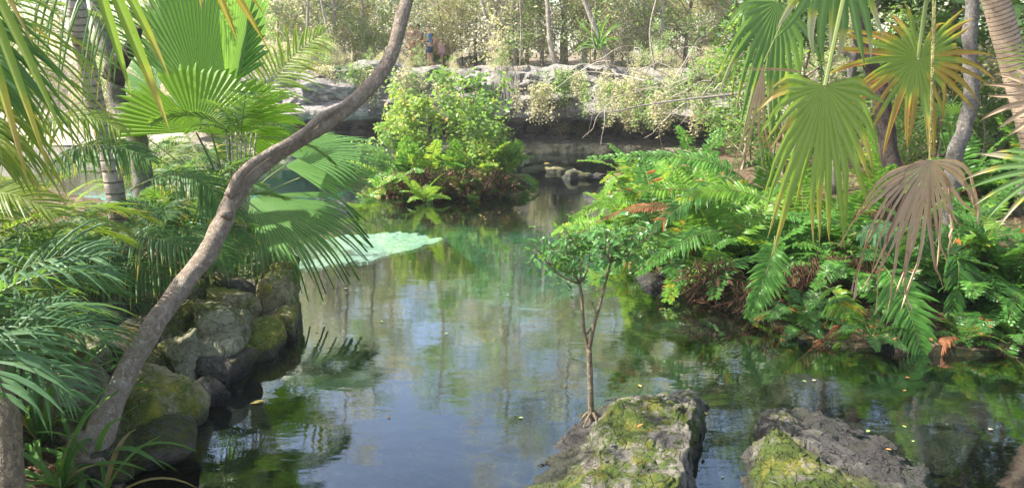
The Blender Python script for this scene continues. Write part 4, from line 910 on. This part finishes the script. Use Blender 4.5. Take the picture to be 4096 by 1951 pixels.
for (kx, ky, kY, kr) in ((226, 214, 6.3, .036), (118, 392, 5.22, .03)):
    q = at(kx, ky, kY) - b0; mb = MB(); tube(mb, [q + Vector((0, .05, -.02)), q + Vector((0, -.02, 0)), q + Vector((-.01, -.06, .01))], lambda u, kr=kr: kr * (1.3 - .6 * u), 10, amp=.35, fr=12); link('knot', mb.mesh('knot', M['bark']), t)
mb = MB()
for i in range(9):
    a = i * .7 - 2.6; g0 = at(80, 452, 4.8) - b0; e = Vector((math.cos(a) * .28, math.sin(a) * .28, -.42)); tube(mb, smooth_path([g0 + Vector((0, 0, .12)), g0 + e * .5 + Vector((0, 0, .05)), g0 + e], 4), lambda u: .05 * (1.1 - .8 * u), 7, amp=.2, fr=8)
link('root', mb.mesh('root', M['bark']), t)
# crown of the leaning tree above the picture
top = W[-1]; mbb = MB(); tips = []; rnd = random.Random(21)
for i in range(9):
    a = rnd.uniform(0, 6.28); e = top + Vector((math.cos(a) * 1.8, math.sin(a) * 1.5 + .3, rnd.uniform(.8, 2.6))); q = bez(top, (top + e) / 2 + Vector((0, 0, .4)), e, 6)
    tube(mbb, [x - b0 for x in q], lambda u: .04 * (1 - .7 * u), 5); tips += [tuple(x - b0) for x in q[2:]] + [tuple(x - b0 + Vector((rnd.gauss(0, .4), rnd.gauss(0, .4), rnd.gauss(0, .3)))) for x in q[2:]]
link('limbs', mbb.mesh('limbs', M['bark']), t)
V, F = leaf_cloud(tips, 26, .25, .12, 5); link('crown', npmesh('crown', V, F, M['leaf_canopy']), t)

# ------------------------------------------------------------------ sapling
t = thing('sapling', at(591, 414, 5.75), 'thin forked sapling with small leaves growing beside the flat topped boulder', 'sapling'); b0 = Vector(t.location)
mb = MB(); tips = []
def br(pts, r0, r1, cl=True):
    w_ = smooth_path([at(*p) - b0 for p in pts], 5); tube(mb, w_, lambda u: r0 + (r1 - r0) * u, 8, amp=.12, fr=12); return w_
br([(592, 425, 5.75), (591, 405, 5.75), (590, 372, 5.75), (589, 348, 5.75)], .027, .021)
br([(589, 350, 5.75), (584, 330, 5.75), (582, 300, 5.75), (580, 283, 5.75)], .017, .010)
br([(589, 350, 5.75), (594, 325, 5.7), (601, 300, 5.7), (606, 280, 5.68), (611, 262, 5.65), (613, 250, 5.65)], .018, .008)
br([(587, 334, 5.75), (596, 318, 5.8), (592, 302, 5.85)], .008, .005)
for k in range(5):
    a = k * 1.3; g0 = at(592, 416, 5.75) - b0; tube(mb, smooth_path([g0 + Vector((0, 0, .06)), g0 + Vector((math.cos(a) * .07, math.sin(a) * .07, -.01)), g0 + Vector((math.cos(a) * .11, math.sin(a) * .11, -.08))], 3), lambda u: .014 * (1.1 - .8 * u), 6)
ends = [(545, 258), (536, 248), (556, 240), (566, 236), (575, 232), (584, 232), (590, 238), (598, 228), (607, 230), (616, 228), (626, 234), (638, 232), (648, 236), (655, 230), (630, 226), (572, 250), (560, 255), (600, 245), (620, 244), (640, 240), (548, 247), (610, 238), (588, 226)]
rnd = random.Random(3)
for i, (x, y) in enumerate(ends):
    src = (580, 284, 5.75) if x < 592 else (611, 262, 5.65); yy = 5.7 + rnd.uniform(-.35, .35)
    w_ = br([src, ((src[0] + x) / 2 + rnd.uniform(-4, 4), (src[1] + y) / 2 + 6, (src[2] + yy) / 2), (x, y, yy)], .006, .003); tips += [tuple(p) for p in w_[4:]]
    for k in range(2):
        x2, y2 = x + rnd.uniform(-14, 14), y + rnd.uniform(-9, 6); w_ = br([(x * .7 + src[0] * .3, y * .7 + src[1] * .3, yy), (x2, y2, yy + rnd.uniform(-.2, .2))], .004, .002); tips += [tuple(p) for p in w_[1:]]
link('trunk', mb.mesh('trunk', M['bark_sap']), t)
tips = [q for q in tips if q[2] > 1.0 and rnd.random() < .72]
V, F = leaf_cloud(tips, 2, .06, .085, 9, upb=.5, wr=.42, fold=True); link('crown', npmesh('crown', V, F, M['leaf_sap']), t)

# ------------------------------------------------------------------ left: fan palm
FOFF.update(d=2.7, k=1.4); fb = Vector((-4.2, 11.0, hz(-4.2, 11.0) - .1))
t = thing('fan_palm', fb, 'fan palm with broad pleated leaves behind the leaning trunk', 'palm'); hb = fb + Vector((0, 0, .7)); hb_ = tuple(hb)
mb = MB(); tube(mb, [Vector((0, 0, -.2)), Vector((0, 0, .4)), Vector((.02, 0, .8))], .09, 12, amp=.2, fr=8); link('trunk', mb.mesh('trunk', M['palm_bark']), t)
fan(t, (252, 197, 7.3), (88, 56, -.7), (80, -38, .35), 134, 40, .66, 'fan_green', 1, base=hb_, tipdroop=.16, droop=.10, short=.05, pleat=.6, label='silvery green leaf drooping over the shore rocks', jit=.03, taper=1.6)
fan(t, (196, 132, 6.6), (4, -74, .25), (96, 2, .1), 188, 38, .86, 'fan_bright', 2, base=hb_, tipdroop=.03, droop=.04, short=.02, pleat=.6, label='broad bright green leaf held level', jit=.04, taper=1.0, cup=-.05)
fan(t, (203, 104, 7.4), (-2, -160, .1), (92, 4, .2), 132, 36, .85, 'fan_green', 3, base=hb_, tipdroop=.03, droop=.02, short=.25, pleat=.6, label='large upright leaf reaching the top of the picture', jit=.04)
fan(t, (228, 100, 7.2), (30, -150, .3), (30, 8, .9), 110, 18, .9, 'fan_green', 4, base=hb_, tipdroop=.03, droop=.0, short=.1, pleat=.5, label='upright leaf with the sun shining through')
fan(t, (232, 126, 7.9), (72, -32, .3), (22, 50, -.1), 150, 30, .72, 'fan_bright', 5, base=hb_, tipdroop=.1, short=.1, label='leaf pointing right behind the bright level one')
fan(t, (283, 152, 8.2), (104, -14, .2), (18, 34, -.3), 130, 30, .68, 'fan_green', 6, base=hb_, tipdroop=.08, short=.1, label='leaf pointing right just behind the leaning trunk')
fan(t, (285, 166, 8.5), (92, 2, .0), (6, 32, -.3), 120, 26, .75, 'fan_green', 7, base=hb_, tipdroop=.08, short=.1, label='shaded lower leaf behind the leaning trunk')
fan(t, (318, 172, 8.6), (52, 6, -.1), (6, 18, -.2), 100, 20, .85, 'dead_fan', 8, base=hb_, tipdroop=.1, short=.05, label='withered blunt leaf near the island', crumple=.01)
fan(t, (158, 92, 9.5), (-36, -44, .2), (34, -24, .3), 120, 26, .62, 'fan_green', 9, base=hb_, tipdroop=.05, label='bluish leaf behind the palm trunk')
fan(t, (150, 140, 8.3), (-40, 10, .1), (10, 34, .1), 120, 26, .62, 'fan_green', 10, base=hb_, tipdroop=.15, label='small shaded leaf under the bright level one')
FOFF.update(d=0., k=1.)
# pale stems cluster
GS = 'pale reed like stems'
t = thing('stem_cluster', at(240, 250, 9.0), 'cluster of pale slender stems behind the leaning trunk', 'palm'); b0 = Vector(t.location)
for i in range(7):
    mb = MB(); x = 232 + i * 3; tube(mb, smooth_path([at(239 + i * .6, 250, 9) - b0, at(x, 190, 9) - b0, at(x + (i - 3) * 2.2, 132, 9.1) - b0], 5), .014, 6); link('stem', mb.mesh('stem', M['stalk_pale']), t)
crown(t, 'palm', 8, 5, loc=tuple(at(240, 140, 9.0) - b0), sc=(.4, .7))

# slender ringed palm
PP = [(124, 262, 8.3), (117, 205, 8.3), (108, 150, 8.3), (98, 115, 8.3), (90, 78, 8.2), (81, 40, 8.1), (76, 5, 8.0), (72, -40, 8.0)]
t = trunk('slender_palm', PP, lambda u: .105 - .02 * u, 'palm_bark', 'slender ringed palm trunk with green crownshaft at the upper left', 'palm', amp=.04, sides=14)
b0 = Vector(t.location); mb = MB(); tube(mb, [p - b0 for p in smooth_path([at(78.5, 18, 8.05), at(74, -20, 8.0), at(70, -70, 8.0), at(66, -110, 8.0)], 5)], lambda u: .098 - .045 * u, 14); link('crownshaft', mb.mesh('crownshaft', M['crownshaft']), t)
crown(t, 'palm_t', 9, 8, loc=tuple(at(66, -110, 8) - b0), sc=(1.1, 1.3), pick=[0, 1, 2, 3])
trunk('snag_tree', ((150, 230, 9.6), (135, 130, 9.6), (118, 100, 9.6), (112, 60, 9.6), (100, 20, 9.6), (92, -20, 9.6)), lambda u: .13 - .05 * u, 'bark_grey', 'curved grey trunk just right of the slender palm', 'tree', amp=.25, fr=4)
t = trunk('broken_branch', ((112, 80, 8.9), (120, 62, 8.9), (130, 48, 8.9), (139, 28, 8.9)), lambda u: .13 * (1 - .62 * u), 'bark_dark', 'dark broken limb stub pointing up right of the slender palm', 'branch', amp=.3, fr=6, part='limb')
trunk('fallen_log', ((115, 222, 9.8), (150, 208, 9.9), (172, 200, 10)), lambda u: .08, 'bark_thin', 'short pale log glimpsed between the palm fronds', 'log', amp=.15, part='log')

# feather palms, left bank
GL = 'feather palms crowding the left bank'
def lpalm(px, py, Y, key, nf, seed, sc, lb, az=(0, 360), pick=None, nst=3):
    p = at(px, py, Y); g = hz(p.x, p.y); t = thing('feather_palm', (p.x, p.y, g - .05), lb, 'palm', GL); h = p.z - g + .05
    r = random.Random(seed)
    for i in range(nst):
        mb = MB(); tube(mb, [Vector((r.uniform(-.12, .12), r.uniform(-.12, .12), 0)), Vector((r.uniform(-.1, .1), r.uniform(-.1, .1), max(.1, h * .5))), Vector((0, 0, max(.2, h)))], .022, 6); link('stem', mb.mesh('stem', M['stalk']), t)
    crown(t, key, nf, seed, loc=(0, 0, h), sc=sc, az=az, pick=pick); return t
lpalm(130, 262, 9.2, 'palm', 14, 1, (.55, .8), 'dark feather palm in the middle of the left bank')
lpalm(190, 240, 8.6, 'palm', 13, 2, (.6, .9), 'feather palm just left of the leaning trunk')
lpalm(60, 262, 8.8, 'palm', 13, 3, (.5, .7), 'dark feather palm under the turquoise basin')
lpalm(165, 222, 10.5, 'palm', 12, 4, (.45, .65), 'feather palm behind the slender palm trunk')
lpalm(215, 205, 10.6, 'palm', 11, 5, (.45, .65), 'feather palm in the shade below the bright fan leaf')
lpalm(-30, 245, 8, 'palm_t', 9, 6, (.5, .7), 'yellowish feather palm at the left edge, upper')
lpalm(-30, 255, 5.6, 'palm_y', 14, 7, (.7, .95), 'yellow green feather palm at the left edge, middle', pick=[2, 3, 4, 5, 1])
lpalm(-10, 318, 5.2, 'palm_b', 14, 8, (.6, .85), 'bluish feather palm at the left edge, lower middle', pick=[1, 2, 3, 4, 5])
lpalm(-60, 370, 4.0, 'palm_b', 15, 9, (.6, .85), 'bluish feather palm with long arching leaflets at the lower left', pick=[1, 2, 3, 5])
lpalm(75, 285, 7.2, 'palm_b', 11, 10, (.5, .7), 'small feather palm with silvery leaflets above the ochre stone')
lpalm(40, 275, 7.2, 'palm', 12, 11, (.5, .7), 'feather palm left of the dark middle one')
lpalm(-110, 60, 7.5, 'palm_t', 12, 12, (1.1, 1.4), 'tall pale feather palm leaning in from the left edge')
lpalm(178, 225, 9.6, 'palm', 13, 14, (.5, .72), 'feather palm under the stalks of the fan palm')
lpalm(150, 190, 11.5, 'palm_t', 11, 15, (.55, .75), 'pale feather palm between the slender palm and the fan palm')
lpalm(112, 176, 12.5, 'palm', 12, 16, (.55, .75), 'feather palm at the edge of the far left basin')
lpalm(222, 172, 12.5, 'palm', 12, 17, (.5, .7), 'feather palm seen between the leaning trunk and the bright fan leaf')
lpalm(182, 178, 13, 'palm', 12, 18, (.45, .65), 'feather palm beneath the level bright fan leaf')
lpalm(152, 160, 13.5, 'palm', 12, 19, (.45, .65), 'small feather palm on the shore between the two left trunks')
# hero fronds in front of the bank
t = thing('feather_palm', (-3.4, 7.7, hz(-3.4, 7.7)), 'feather palm with long fronds sweeping right to the leaning trunk', 'palm', GL)
pfrond(t, (60, 268, 7.6), (130, 236, 7.2), (206, 262, 6.9), 'palm_leaf', 1, n=40, L=.48, W=.032, st=5, droop=.5)
pfrond(t, (70, 300, 7.4), (118, 268, 7.2), (190, 285, 6.9), 'palm_leaf', 2, n=38, L=.42, W=.03, st=5, droop=.6)
pfrond(t, (140, 262, 7.6), (185, 232, 7.5), (232, 262, 7.4), 'palm_leaf', 4, n=34, L=.45, W=.03, st=5, droop=.6)
pfrond(t, (130, 190, 8.2), (190, 175, 8.2), (226, 215, 8.0), 'palm_leaf', 5, n=34, L=.45, W=.03, st=5, droop=.6)
t = thing('feather_palm', (-5.2, 7.6, hz(-5.2, 7.6)), 'tall feather palm whose light fronds hang in from the upper left', 'palm', GL)
pfrond(t, (-60, -40, 5.2), (10, 20, 5.0), (60, 130, 4.8), 'palm_yellow', 6, n=30, L=.6, W=.018, miss=.2, st=5, droop=.7, N=(.4, -.8, .4))
pfrond(t, (-110, 10, 4.6), (-40, 60, 4.4), (2, 165, 4.2), 'palm_yellow', 7, n=34, L=.55, W=.028, miss=.05, st=5, droop=.8, N=(.4, -.8, .4))
pfrond(t, (-20, -70, 6), (60, -30, 5.8), (130, 60, 5.6), 'palm_leaf', 8, n=30, L=.6, W=.018, miss=.2, st=5, droop=.7, N=(.3, -.8, .5))
pfrond(t, (20, 200, 7.0), (80, 148, 7.0), (150, 160, 6.9), 'palm_leaf', 9, n=40, L=.45, W=.028, st=5, droop=.6)
pfrond(t, (0, 160, 7.0), (60, 118, 7.0), (120, 130, 6.9), 'palm_yellow', 10, n=40, L=.42, W=.026, st=5, droop=.6)
pfrond(t, (250, 200, 12), (262, 100, 12.2), (325, 32, 12.4), 'palm_yellow', 12, n=40, L=.85, W=.04, st=4, droop=.3, N=(0, -1, .3), label='light frond rising behind the fan leaves')
pfrond(t, (-120, -60, 4.0), (-45, 0, 3.9), (2, 95, 3.8), 'palm_leaf', 21, n=32, L=.5, W=.03, st=5, droop=.8, N=(.4, -.8, .4))
pfrond(t, (-100, 60, 4.6), (-45, 90, 4.5), (0, 160, 4.4), 'palm_leaf', 22, n=30, L=.45, W=.026, st=5, droop=.8, N=(.4, -.8, .4))
# close strap leaf fingers hanging at the top left (fan leaf above the camera)
t = thing('thatch_palm', (-2.9, 2.2, hz(-2.9, 2.2)), 'thatch palm beside the viewer, its long olive leaf fingers hanging in at the top left', 'palm'); b0 = Vector(t.location)
mb = MB(); tube(mb, smooth_path([Vector((0, 0, 0)), Vector((.05, .1, 1.4)), at(-120, -160, 2.6) - b0], 6), .05, 10, amp=.1); link('trunk', mb.mesh('trunk', M['palm_bark']), t)
tb = tuple(at(-120, -160, 2.6))
fan(t, (60, -130, 2.5), (112, 245, .2), (-120, 40, 0), 42, 3, .5, 'thatch', 41, base=tb, tipdroop=.05, short=.5, label='fingers crossing the fan palm diagonally', srad=.006)
fan(t, (-60, -120, 2.3), (82, 262, .1), (-130, 20, .2), 74, 7, .45, 'thatch', 42, base=tb, tipdroop=.08, short=.2, label='olive fingers with rusty tips at the left edge', srad=.006)
fan(t, (180, -90, 2.8), (70, 118, .1), (105, 10, .1), 60, 4, .4, 'thatch_rust', 43, base=tb, tipdroop=.03, short=.3, label='short brownish fingers hanging over the upright fan leaf', srad=.006)

# near trunk and strap leaved plants, lower left
trunk('near_tree', ((14, 560, 3.2), (8, 487, 3.3), (4, 420, 3.4), (-14, 370, 3.5), (-40, 300, 3.6), (-60, 150, 3.8)), lambda u: .075, 'bark_sap', 'tan trunk cut by the lower left corner of the picture', 'tree', amp=.1)
GG = 'strap leaved plants at the foot of the leaning tree'
for i, (px, py, Y, nf, sc_, lb) in enumerate([(70, 410, 4.9, 22, 1.0, 'strap leaved plant left of the trunk base'), (92, 458, 4.5, 20, .9, 'strap leaved plant in front of the trunk base'), (40, 440, 4.3, 24, 1.0, 'strap leaved plant between the tan trunk and the leaning one'),
        (60, 480, 4.0, 20, .8, 'lowest strap leaved plant at the bottom edge'), (100, 480, 4.2, 14, .7, 'strap leaved plant reaching over the dark water'), (30, 395, 4.4, 22, 1.0, 'strap leaved plant behind the tan trunk'), (75, 382, 5.4, 16, .8, 'strap leaved plant beside the ochre stone')]):
    p = onz(px, py, .3); p = Vector((p.x, p.y, max(.1, hz(p.x, p.y)))); t = thing('strap_plant', p, lb, 'plant', GG); crown(t, 'strap', nf, 500 + i, sc=(sc_ * .8, sc_ * 1.5), name='strap_leaf')

# ------------------------------------------------------------------ leaf litter
GW = 'fallen leaves floating on the pool'; rnd = random.Random(77)
def leafshape(l, wd, mat):
    mb = MB(); vs = [Vector((-l / 2, 0, 0)), Vector((-l * .2, wd / 2, .004)), Vector((l * .2, wd * .42, .006)), Vector((l / 2, 0, .002)), Vector((l * .2, -wd * .42, .006)), Vector((-l * .2, -wd / 2, .004)), Vector((0, 0, -.001))]
    mb.add(vs, [(0, 6, 1), (1, 6, 2), (2, 6, 3), (3, 6, 4), (4, 6, 5), (5, 6, 0)]); return mb.mesh('leaf', mat)
FL = [leafshape(.07, .03, plain('fallen_yellow', (.6, .45, .12))), leafshape(.06, .035, plain('fallen_pale', (.5, .46, .34))), leafshape(.065, .03, plain('fallen_orange', (.5, .2, .06))), leafshape(.05, .03, plain('fallen_green', (.3, .42, .1)))]
hero = [(258, 402, 0, 'large yellow leaf floating on the dark water left of centre', 2.), (243, 361, 2, 'orange leaf caught at the shore stones', 1.4), (188, 408, 1, 'pale leaf floating by the mossy boulder', 1.), (246, 365, 0, 'small yellow leaf beside the orange one at the shore', .8)]
for px, py, k, lb, s in hero:
    o = link('fallen_leaf', FL[k], None, onz(px, py, .006)); o.scale = (s,) * 3; o.rotation_euler = (0, 0, px); meta(o, lb, 'leaf', GW)
for i in range(75):
    px, py = (rnd.uniform(140, 600), rnd.uniform(205, 480)) if i % 3 == 0 else (rnd.uniform(600, 1020), rnd.uniform(300, 485)) if i % 3 == 1 else (rnd.uniform(370, 600), rnd.uniform(186, 225))
    p = onz(px, py, .006)
    if pond_sd(np.array([p.x]), np.array([p.y]))[0] > -.15: continue
    k = rnd.randrange(4); o = link('fallen_leaf', FL[k], None, p); o.scale = (rnd.uniform(.5, 1.0),) * 3; o.rotation_euler = (0, 0, rnd.uniform(0, 6.28))
    meta(o, ['small yellow fallen leaf adrift on the pool', 'small pale fallen leaf adrift on the pool', 'small orange fallen leaf adrift on the pool', 'small green fallen leaf adrift on the pool'][k], 'leaf', GW)
for k, (px, py, c) in enumerate([(784, 428, 'orange'), (706, 413, 'yellow'), (612, 451, 'orange'), (640, 425, 'pink')]):
    z = [.1, .18, .2, .38][k]; o = link('fallen_leaf', FL[2 if c != 'yellow' else 0], None, onz(px, py, z + .04)); o.rotation_euler = (.2, .2, k * 1.3)
    meta(o, ['orange dead leaf on the edge of the wedge shaped boulder', 'yellow leaf at the right edge of the flat topped boulder', 'orange leaf on the lower moss of the flat topped boulder', 'pinkish dead leaf in a hollow of the flat topped boulder'][k], 'leaf')
# litter on the banks
cs = []
for i in range(9000):
    x, y = (rnd.uniform(2.0, 10), rnd.uniform(7.5, 16)) if i % 2 else (rnd.uniform(-7, -1.5), rnd.uniform(3.8, 11))
    cs.append((x, y))
A = np.array(cs); S_ = pond_sd(A[:, 0], A[:, 1]); A = A[S_ > .03]; Z = height(A[:, 0], A[:, 1]) + .02
V, F = leaf_cloud(np.column_stack([A, Z]), 1, .005, .075, 4, upb=.85); meta(link('leaf_litter', npmesh('leaf_litter', V, F, M['litter'])), 'brown leaf litter covering both banks', None, None, 'stuff')

# ------------------------------------------------------------------ shading trees above the picture
def canopy(name, base, path, cs, n, label, seed, size=.16, sp=.5, per=22):
    t = thing(name, base, label, 'tree'); b0 = Vector(base); mb = MB(); r = random.Random(seed)
    P = smooth_path([Vector(p) - b0 for p in path], 6); tube(mb, P, lambda u: .17 * (1 - .6 * u), 10, amp=.15); top = P[-1]; tips = []
    for c in cs:
        c = Vector(c) - b0; q = bez(top, (top + c) / 2 + Vector((0, 0, .5)), c, 7); tube(mb, q, lambda u: .06 * (1 - .7 * u), 6, cap=False)
        for j in range(n):
            e = c + Vector((r.gauss(0, 1.0), r.gauss(0, 1.0), r.gauss(0, .35))); tube(mb, [q[4], q[4].lerp(e, .5) + Vector((0, 0, .1)), e], .012, 3, cap=False); tips += [tuple(e), tuple(q[4].lerp(e, .6))]
    link('trunk', mb.mesh('trunk', M['bark_grey']), t); V, F = leaf_cloud(tips, per, sp, size, seed, upb=.5); link('crown', npmesh('crown', V, F, M['leaf_canopy']), t); return t
canopy('shade_tree', (-6.5, 4.5, .9), [(-6.5, 4.5, .7), (-6.4, 5, 4), (-5.5, 7, 8)], [(-7, 7, 9.5), (-5.2, 8.5, 9.7), (-3.5, 7.3, 9.5), (-4, 10, 10), (-6, 4.6, 9), (-2.5, 5.3, 9.2)], 8, 'spreading shade tree standing left outside the picture', 1)
canopy('shade_tree', (6.8, 3.6, .4), [(6.8, 3.6, .2), (5.4, 5, 4), (2, 7.5, 8.3)], [(-.8, 9.3, 10), (-2.2, 11, 10.8), (-.5, 12.3, 11), (-3.2, 12.2, 11), (-1.4, 14.2, 12.2), (-3.6, 14.6, 12), (1, 7, 9.3), (-1, 6.6, 9.3)], 7, 'spreading shade tree standing right outside the picture', 2)

# ------------------------------------------------------------------ persons
SK = plain('skin', (.52, .30, .2), .5, .1); SK2 = plain('skin_tanned', (.42, .22, .13), .5, .1); HR = plain('dark_hair', (.03, .02, .015), .6, .2)
def skinned(name, verts, edges, mat, parent, sub=2):
    me = bpy.data.meshes.new(name); me.from_pydata([v[:3] for v in verts], edges, []); o = link(name, me, parent); me.materials.append(mat)
    bpy.context.view_layer.objects.active = o
    o.modifiers.new('skin', 'SKIN'); 
    if not me.skin_vertices: 
        bm = bmesh.new(); bm.from_mesh(me); bm.verts.layers.skin.verify(); bm.to_mesh(me); bm.free()
    for sv, v in zip(me.skin_vertices[0].data, verts): sv.radius = (v[3], v[3] if len(v) < 5 else v[4]); 
    me.skin_vertices[0].data[0].use_root = True
    s = o.modifiers.new('sub', 'SUBSURF'); s.levels = sub; s.render_levels = sub; o.modifiers['skin'].use_smooth_shade = True
    return o
def ell(name, c, r, mat, parent, seg=16):
    bm = bmesh.new(); bmesh.ops.create_uvsphere(bm, u_segments=seg, v_segments=seg // 2 + 2, radius=1)
    for v in bm.verts: v.co = Vector((v.co.x * r[0] + c[0], v.co.y * r[1] + c[1], v.co.z * r[2] + c[2]))
    me = bpy.data.meshes.new(name); bm.to_mesh(me); bm.free(); me.materials.append(mat); me.polygons.foreach_set('use_smooth', [True] * len(me.polygons)); return link(name, me, parent)
def person(loc, rz, H, label, skin, shirt, shorts, armL, armR, legs=(.06, -.06), bend=0., hair=HR, dress=None):
    """faces +X; H height; arms = (elbow offset, hand offset) from the shoulder as fractions"""
    t = thing('person', loc, label, 'person', 'people on the path above the cliff', rz); s = H
    def B(x, y, z):   # lean the upper body forward
        if z > .52 and bend: 
            dz = z - .52; return (x + math.sin(bend) * dz, y, .52 + math.cos(bend) * dz)
        return (x, y, z)
    J = [(*B(0, 0, .53), .075, .09), (*B(0, 0, .62), .062, .082), (*B(0, 0, .72), .07, .10), (*B(0, 0, .80), .06, .11), (*B(.005, 0, .845), .033), (*B(.015, 0, .875), .035), (*B(.018, 0, .915), .052, .045), (*B(.015, 0, .965), .042, .04)]
    E = [(i, i + 1) for i in range(7)]
    for sg, arm in ((1, armL), (-1, armR)):
        sh = B(0, .105 * sg, .80); k = len(J); e, h = arm
        J += [(*sh, .034), (sh[0] + e[0], sh[1] + e[1] * sg, sh[2] + e[2], .025), (sh[0] + h[0], sh[1] + h[1] * sg, sh[2] + h[2], .018), (sh[0] + h[0] * 1.05 + .012, sh[1] + h[1] * sg, sh[2] + h[2] - .04, .017)]
        E += [(3, k), (k, k + 1), (k + 1, k + 2), (k + 2, k + 3)]
    for sg, f in zip((1, -1), legs):
        k = len(J); J += [(0, .055 * sg, .48, .052), (f * .6 + .012, .058 * sg, .28, .036), (f, .06 * sg, .045, .024), (f + .01, .06 * sg, .018, .022), (f + .085, .065 * sg, .012, .016)]
        E += [(0, k), (k, k + 1), (k + 1, k + 2), (k + 2, k + 3), (k + 3, k + 4)]
    skinned('body', [tuple(x * s for x in j) for j in J], E, skin, t)
    hc = B(.015, 0, .945)
    ell('hair', tuple(x * s for x in (hc[0] - .012, 0, hc[2] + .018)), tuple(x * s for x in (.056, .05, .045)), hair, t)
    for sg in (1, -1): ell('ear', tuple(x * s for x in (hc[0], .047 * sg, hc[2] - .015)), tuple(x * s for x in (.010, .006, .016)), skin, t, 8)
    ell('nose', tuple(x * s for x in (hc[0] + .055, 0, hc[2] - .018)), tuple(x * s for x in (.012, .008, .014)), skin, t, 8)
    if shirt:
        Js = [(*B(0, 0, .53), .080, .098), (*B(0, 0, .62), .074, .092), (*B(0, 0, .72), .08, .108), (*B(0, 0, .805), .066, .115)]; Es = [(0, 1), (1, 2), (2, 3)]
        for sg, arm in ((1, armL), (-1, armR)):
            sh = B(0, .11 * sg, .80); e = arm[0]; k = len(Js); Js += [(*sh, .045), (sh[0] + e[0] * .6, sh[1] + e[1] * sg * .6, sh[2] + e[2] * .6, .042)]; Es += [(3, k), (k, k + 1)]
        skinned('shirt', [tuple(x * s for x in j) for j in Js], Es, shirt, t)
    if shorts:
        Js = [(0, 0, .53, .084, .102), (0, .058, .46, .064), (legs[0] * .45 + .008, .06, .33, .056), (0, -.058, .46, .064), (legs[1] * .45 + .008, -.06, .33, .056)]
        skinned('shorts', [tuple(x * s for x in j) for j in Js], [(0, 1), (1, 2), (0, 3), (3, 4)], shorts, t)
    if dress:
        Js = [(*B(0, 0, .78), .06, .1), (*B(0, 0, .66), .078, .095), (0, 0, .53, .095, .11), (0, 0, .40, .12, .13), (.01, 0, .30, .13, .14)]
        skinned('dress', [tuple(x * s for x in j) for j in Js], [(0, 1), (1, 2), (2, 3), (3, 4)], dress, t)
    return t
BL = plain('blue_shirt', (.12, .25, .42)); NV = plain('navy_shorts', (.03, .06, .14)); PK = plain('pink_dress', (.62, .36, .36)); TN = plain('tan_shorts', (.5, .33, .2)); WH = plain('white_cap', (.75, .72, .7))
def feet(px, Y): p = at(px, 64, Y); return Vector((p.x, p.y, max(3.08, hz(p.x, p.y))))
rest = ((-.01, .02, -.17), (.02, .02, -.33)); fold = ((.03, .03, -.16), (.16, -.03, -.17))
person(feet(430, 30.9), R(180), 1.6, 'boy in a blue shirt and navy shorts facing left on the cliff path', SK, BL, NV, fold, fold, (.03, -.05))
person(feet(419, 31.9), R(120), 1.68, 'shirtless dark haired person standing left of the boy in blue', SK2, None, TN, rest, fold, (.02, -.06))
person(feet(412, 31.2), R(60), 1.72, 'tanned person with a white cap half hidden by the leaning trunk', SK2, None, TN, rest, rest, (.05, -.05), hair=WH)
person(feet(442, 32.2), R(200), 1.5, 'person in a pink dress bending forward right of the boy in blue', SK, None, None, ((.08, .02, -.14), (.14, 0, -.28)), ((.08, .02, -.14), (.14, 0, -.28)), (.0, -.04), bend=.75, dress=PK)
# wooden edge of the path
mb = MB(); a = at(400, 66, 30.6); b = at(470, 66, 30.6); g = max(hz(a.x, a.y), hz(b.x, b.y))
a.z = b.z = g + .02; tube(mb, [a, (a + b) / 2, b], .05, 8, amp=.1); meta(link('path_edging', mb.mesh('path_edging', M['dryroot'])), 'pale log edging of the path under the persons', 'edging')

# ------------------------------------------------------------------ haze volume added for the washed out look of lens glare
bm = bmesh.new(); bmesh.ops.create_cube(bm, size=1)
for v in bm.verts: v.co = ((v.co.x) * 190, (v.co.y + .5) * 150 - 35, (v.co.z + .5) * 26 - 3.5)
me = bpy.data.meshes.new('haze'); bm.to_mesh(me); bm.free()
m = bpy.data.materials.new('haze'); m.use_nodes = True; m.node_tree.nodes.clear()
pv = m.node_tree.nodes.new('ShaderNodeVolumePrincipled'); ou = m.node_tree.nodes.new('ShaderNodeOutputMaterial'); m.node_tree.links.new(pv.outputs[0], ou.inputs['Volume'])
pv.inputs['Color'].default_value = (.93, .95, 1, 1); pv.inputs['Density'].default_value = .0009; pv.inputs['Anisotropy'].default_value = .3
me.materials.append(m); meta(link('haze', me), 'thin haze volume added for the washed out look of glare', None, None, 'stuff')
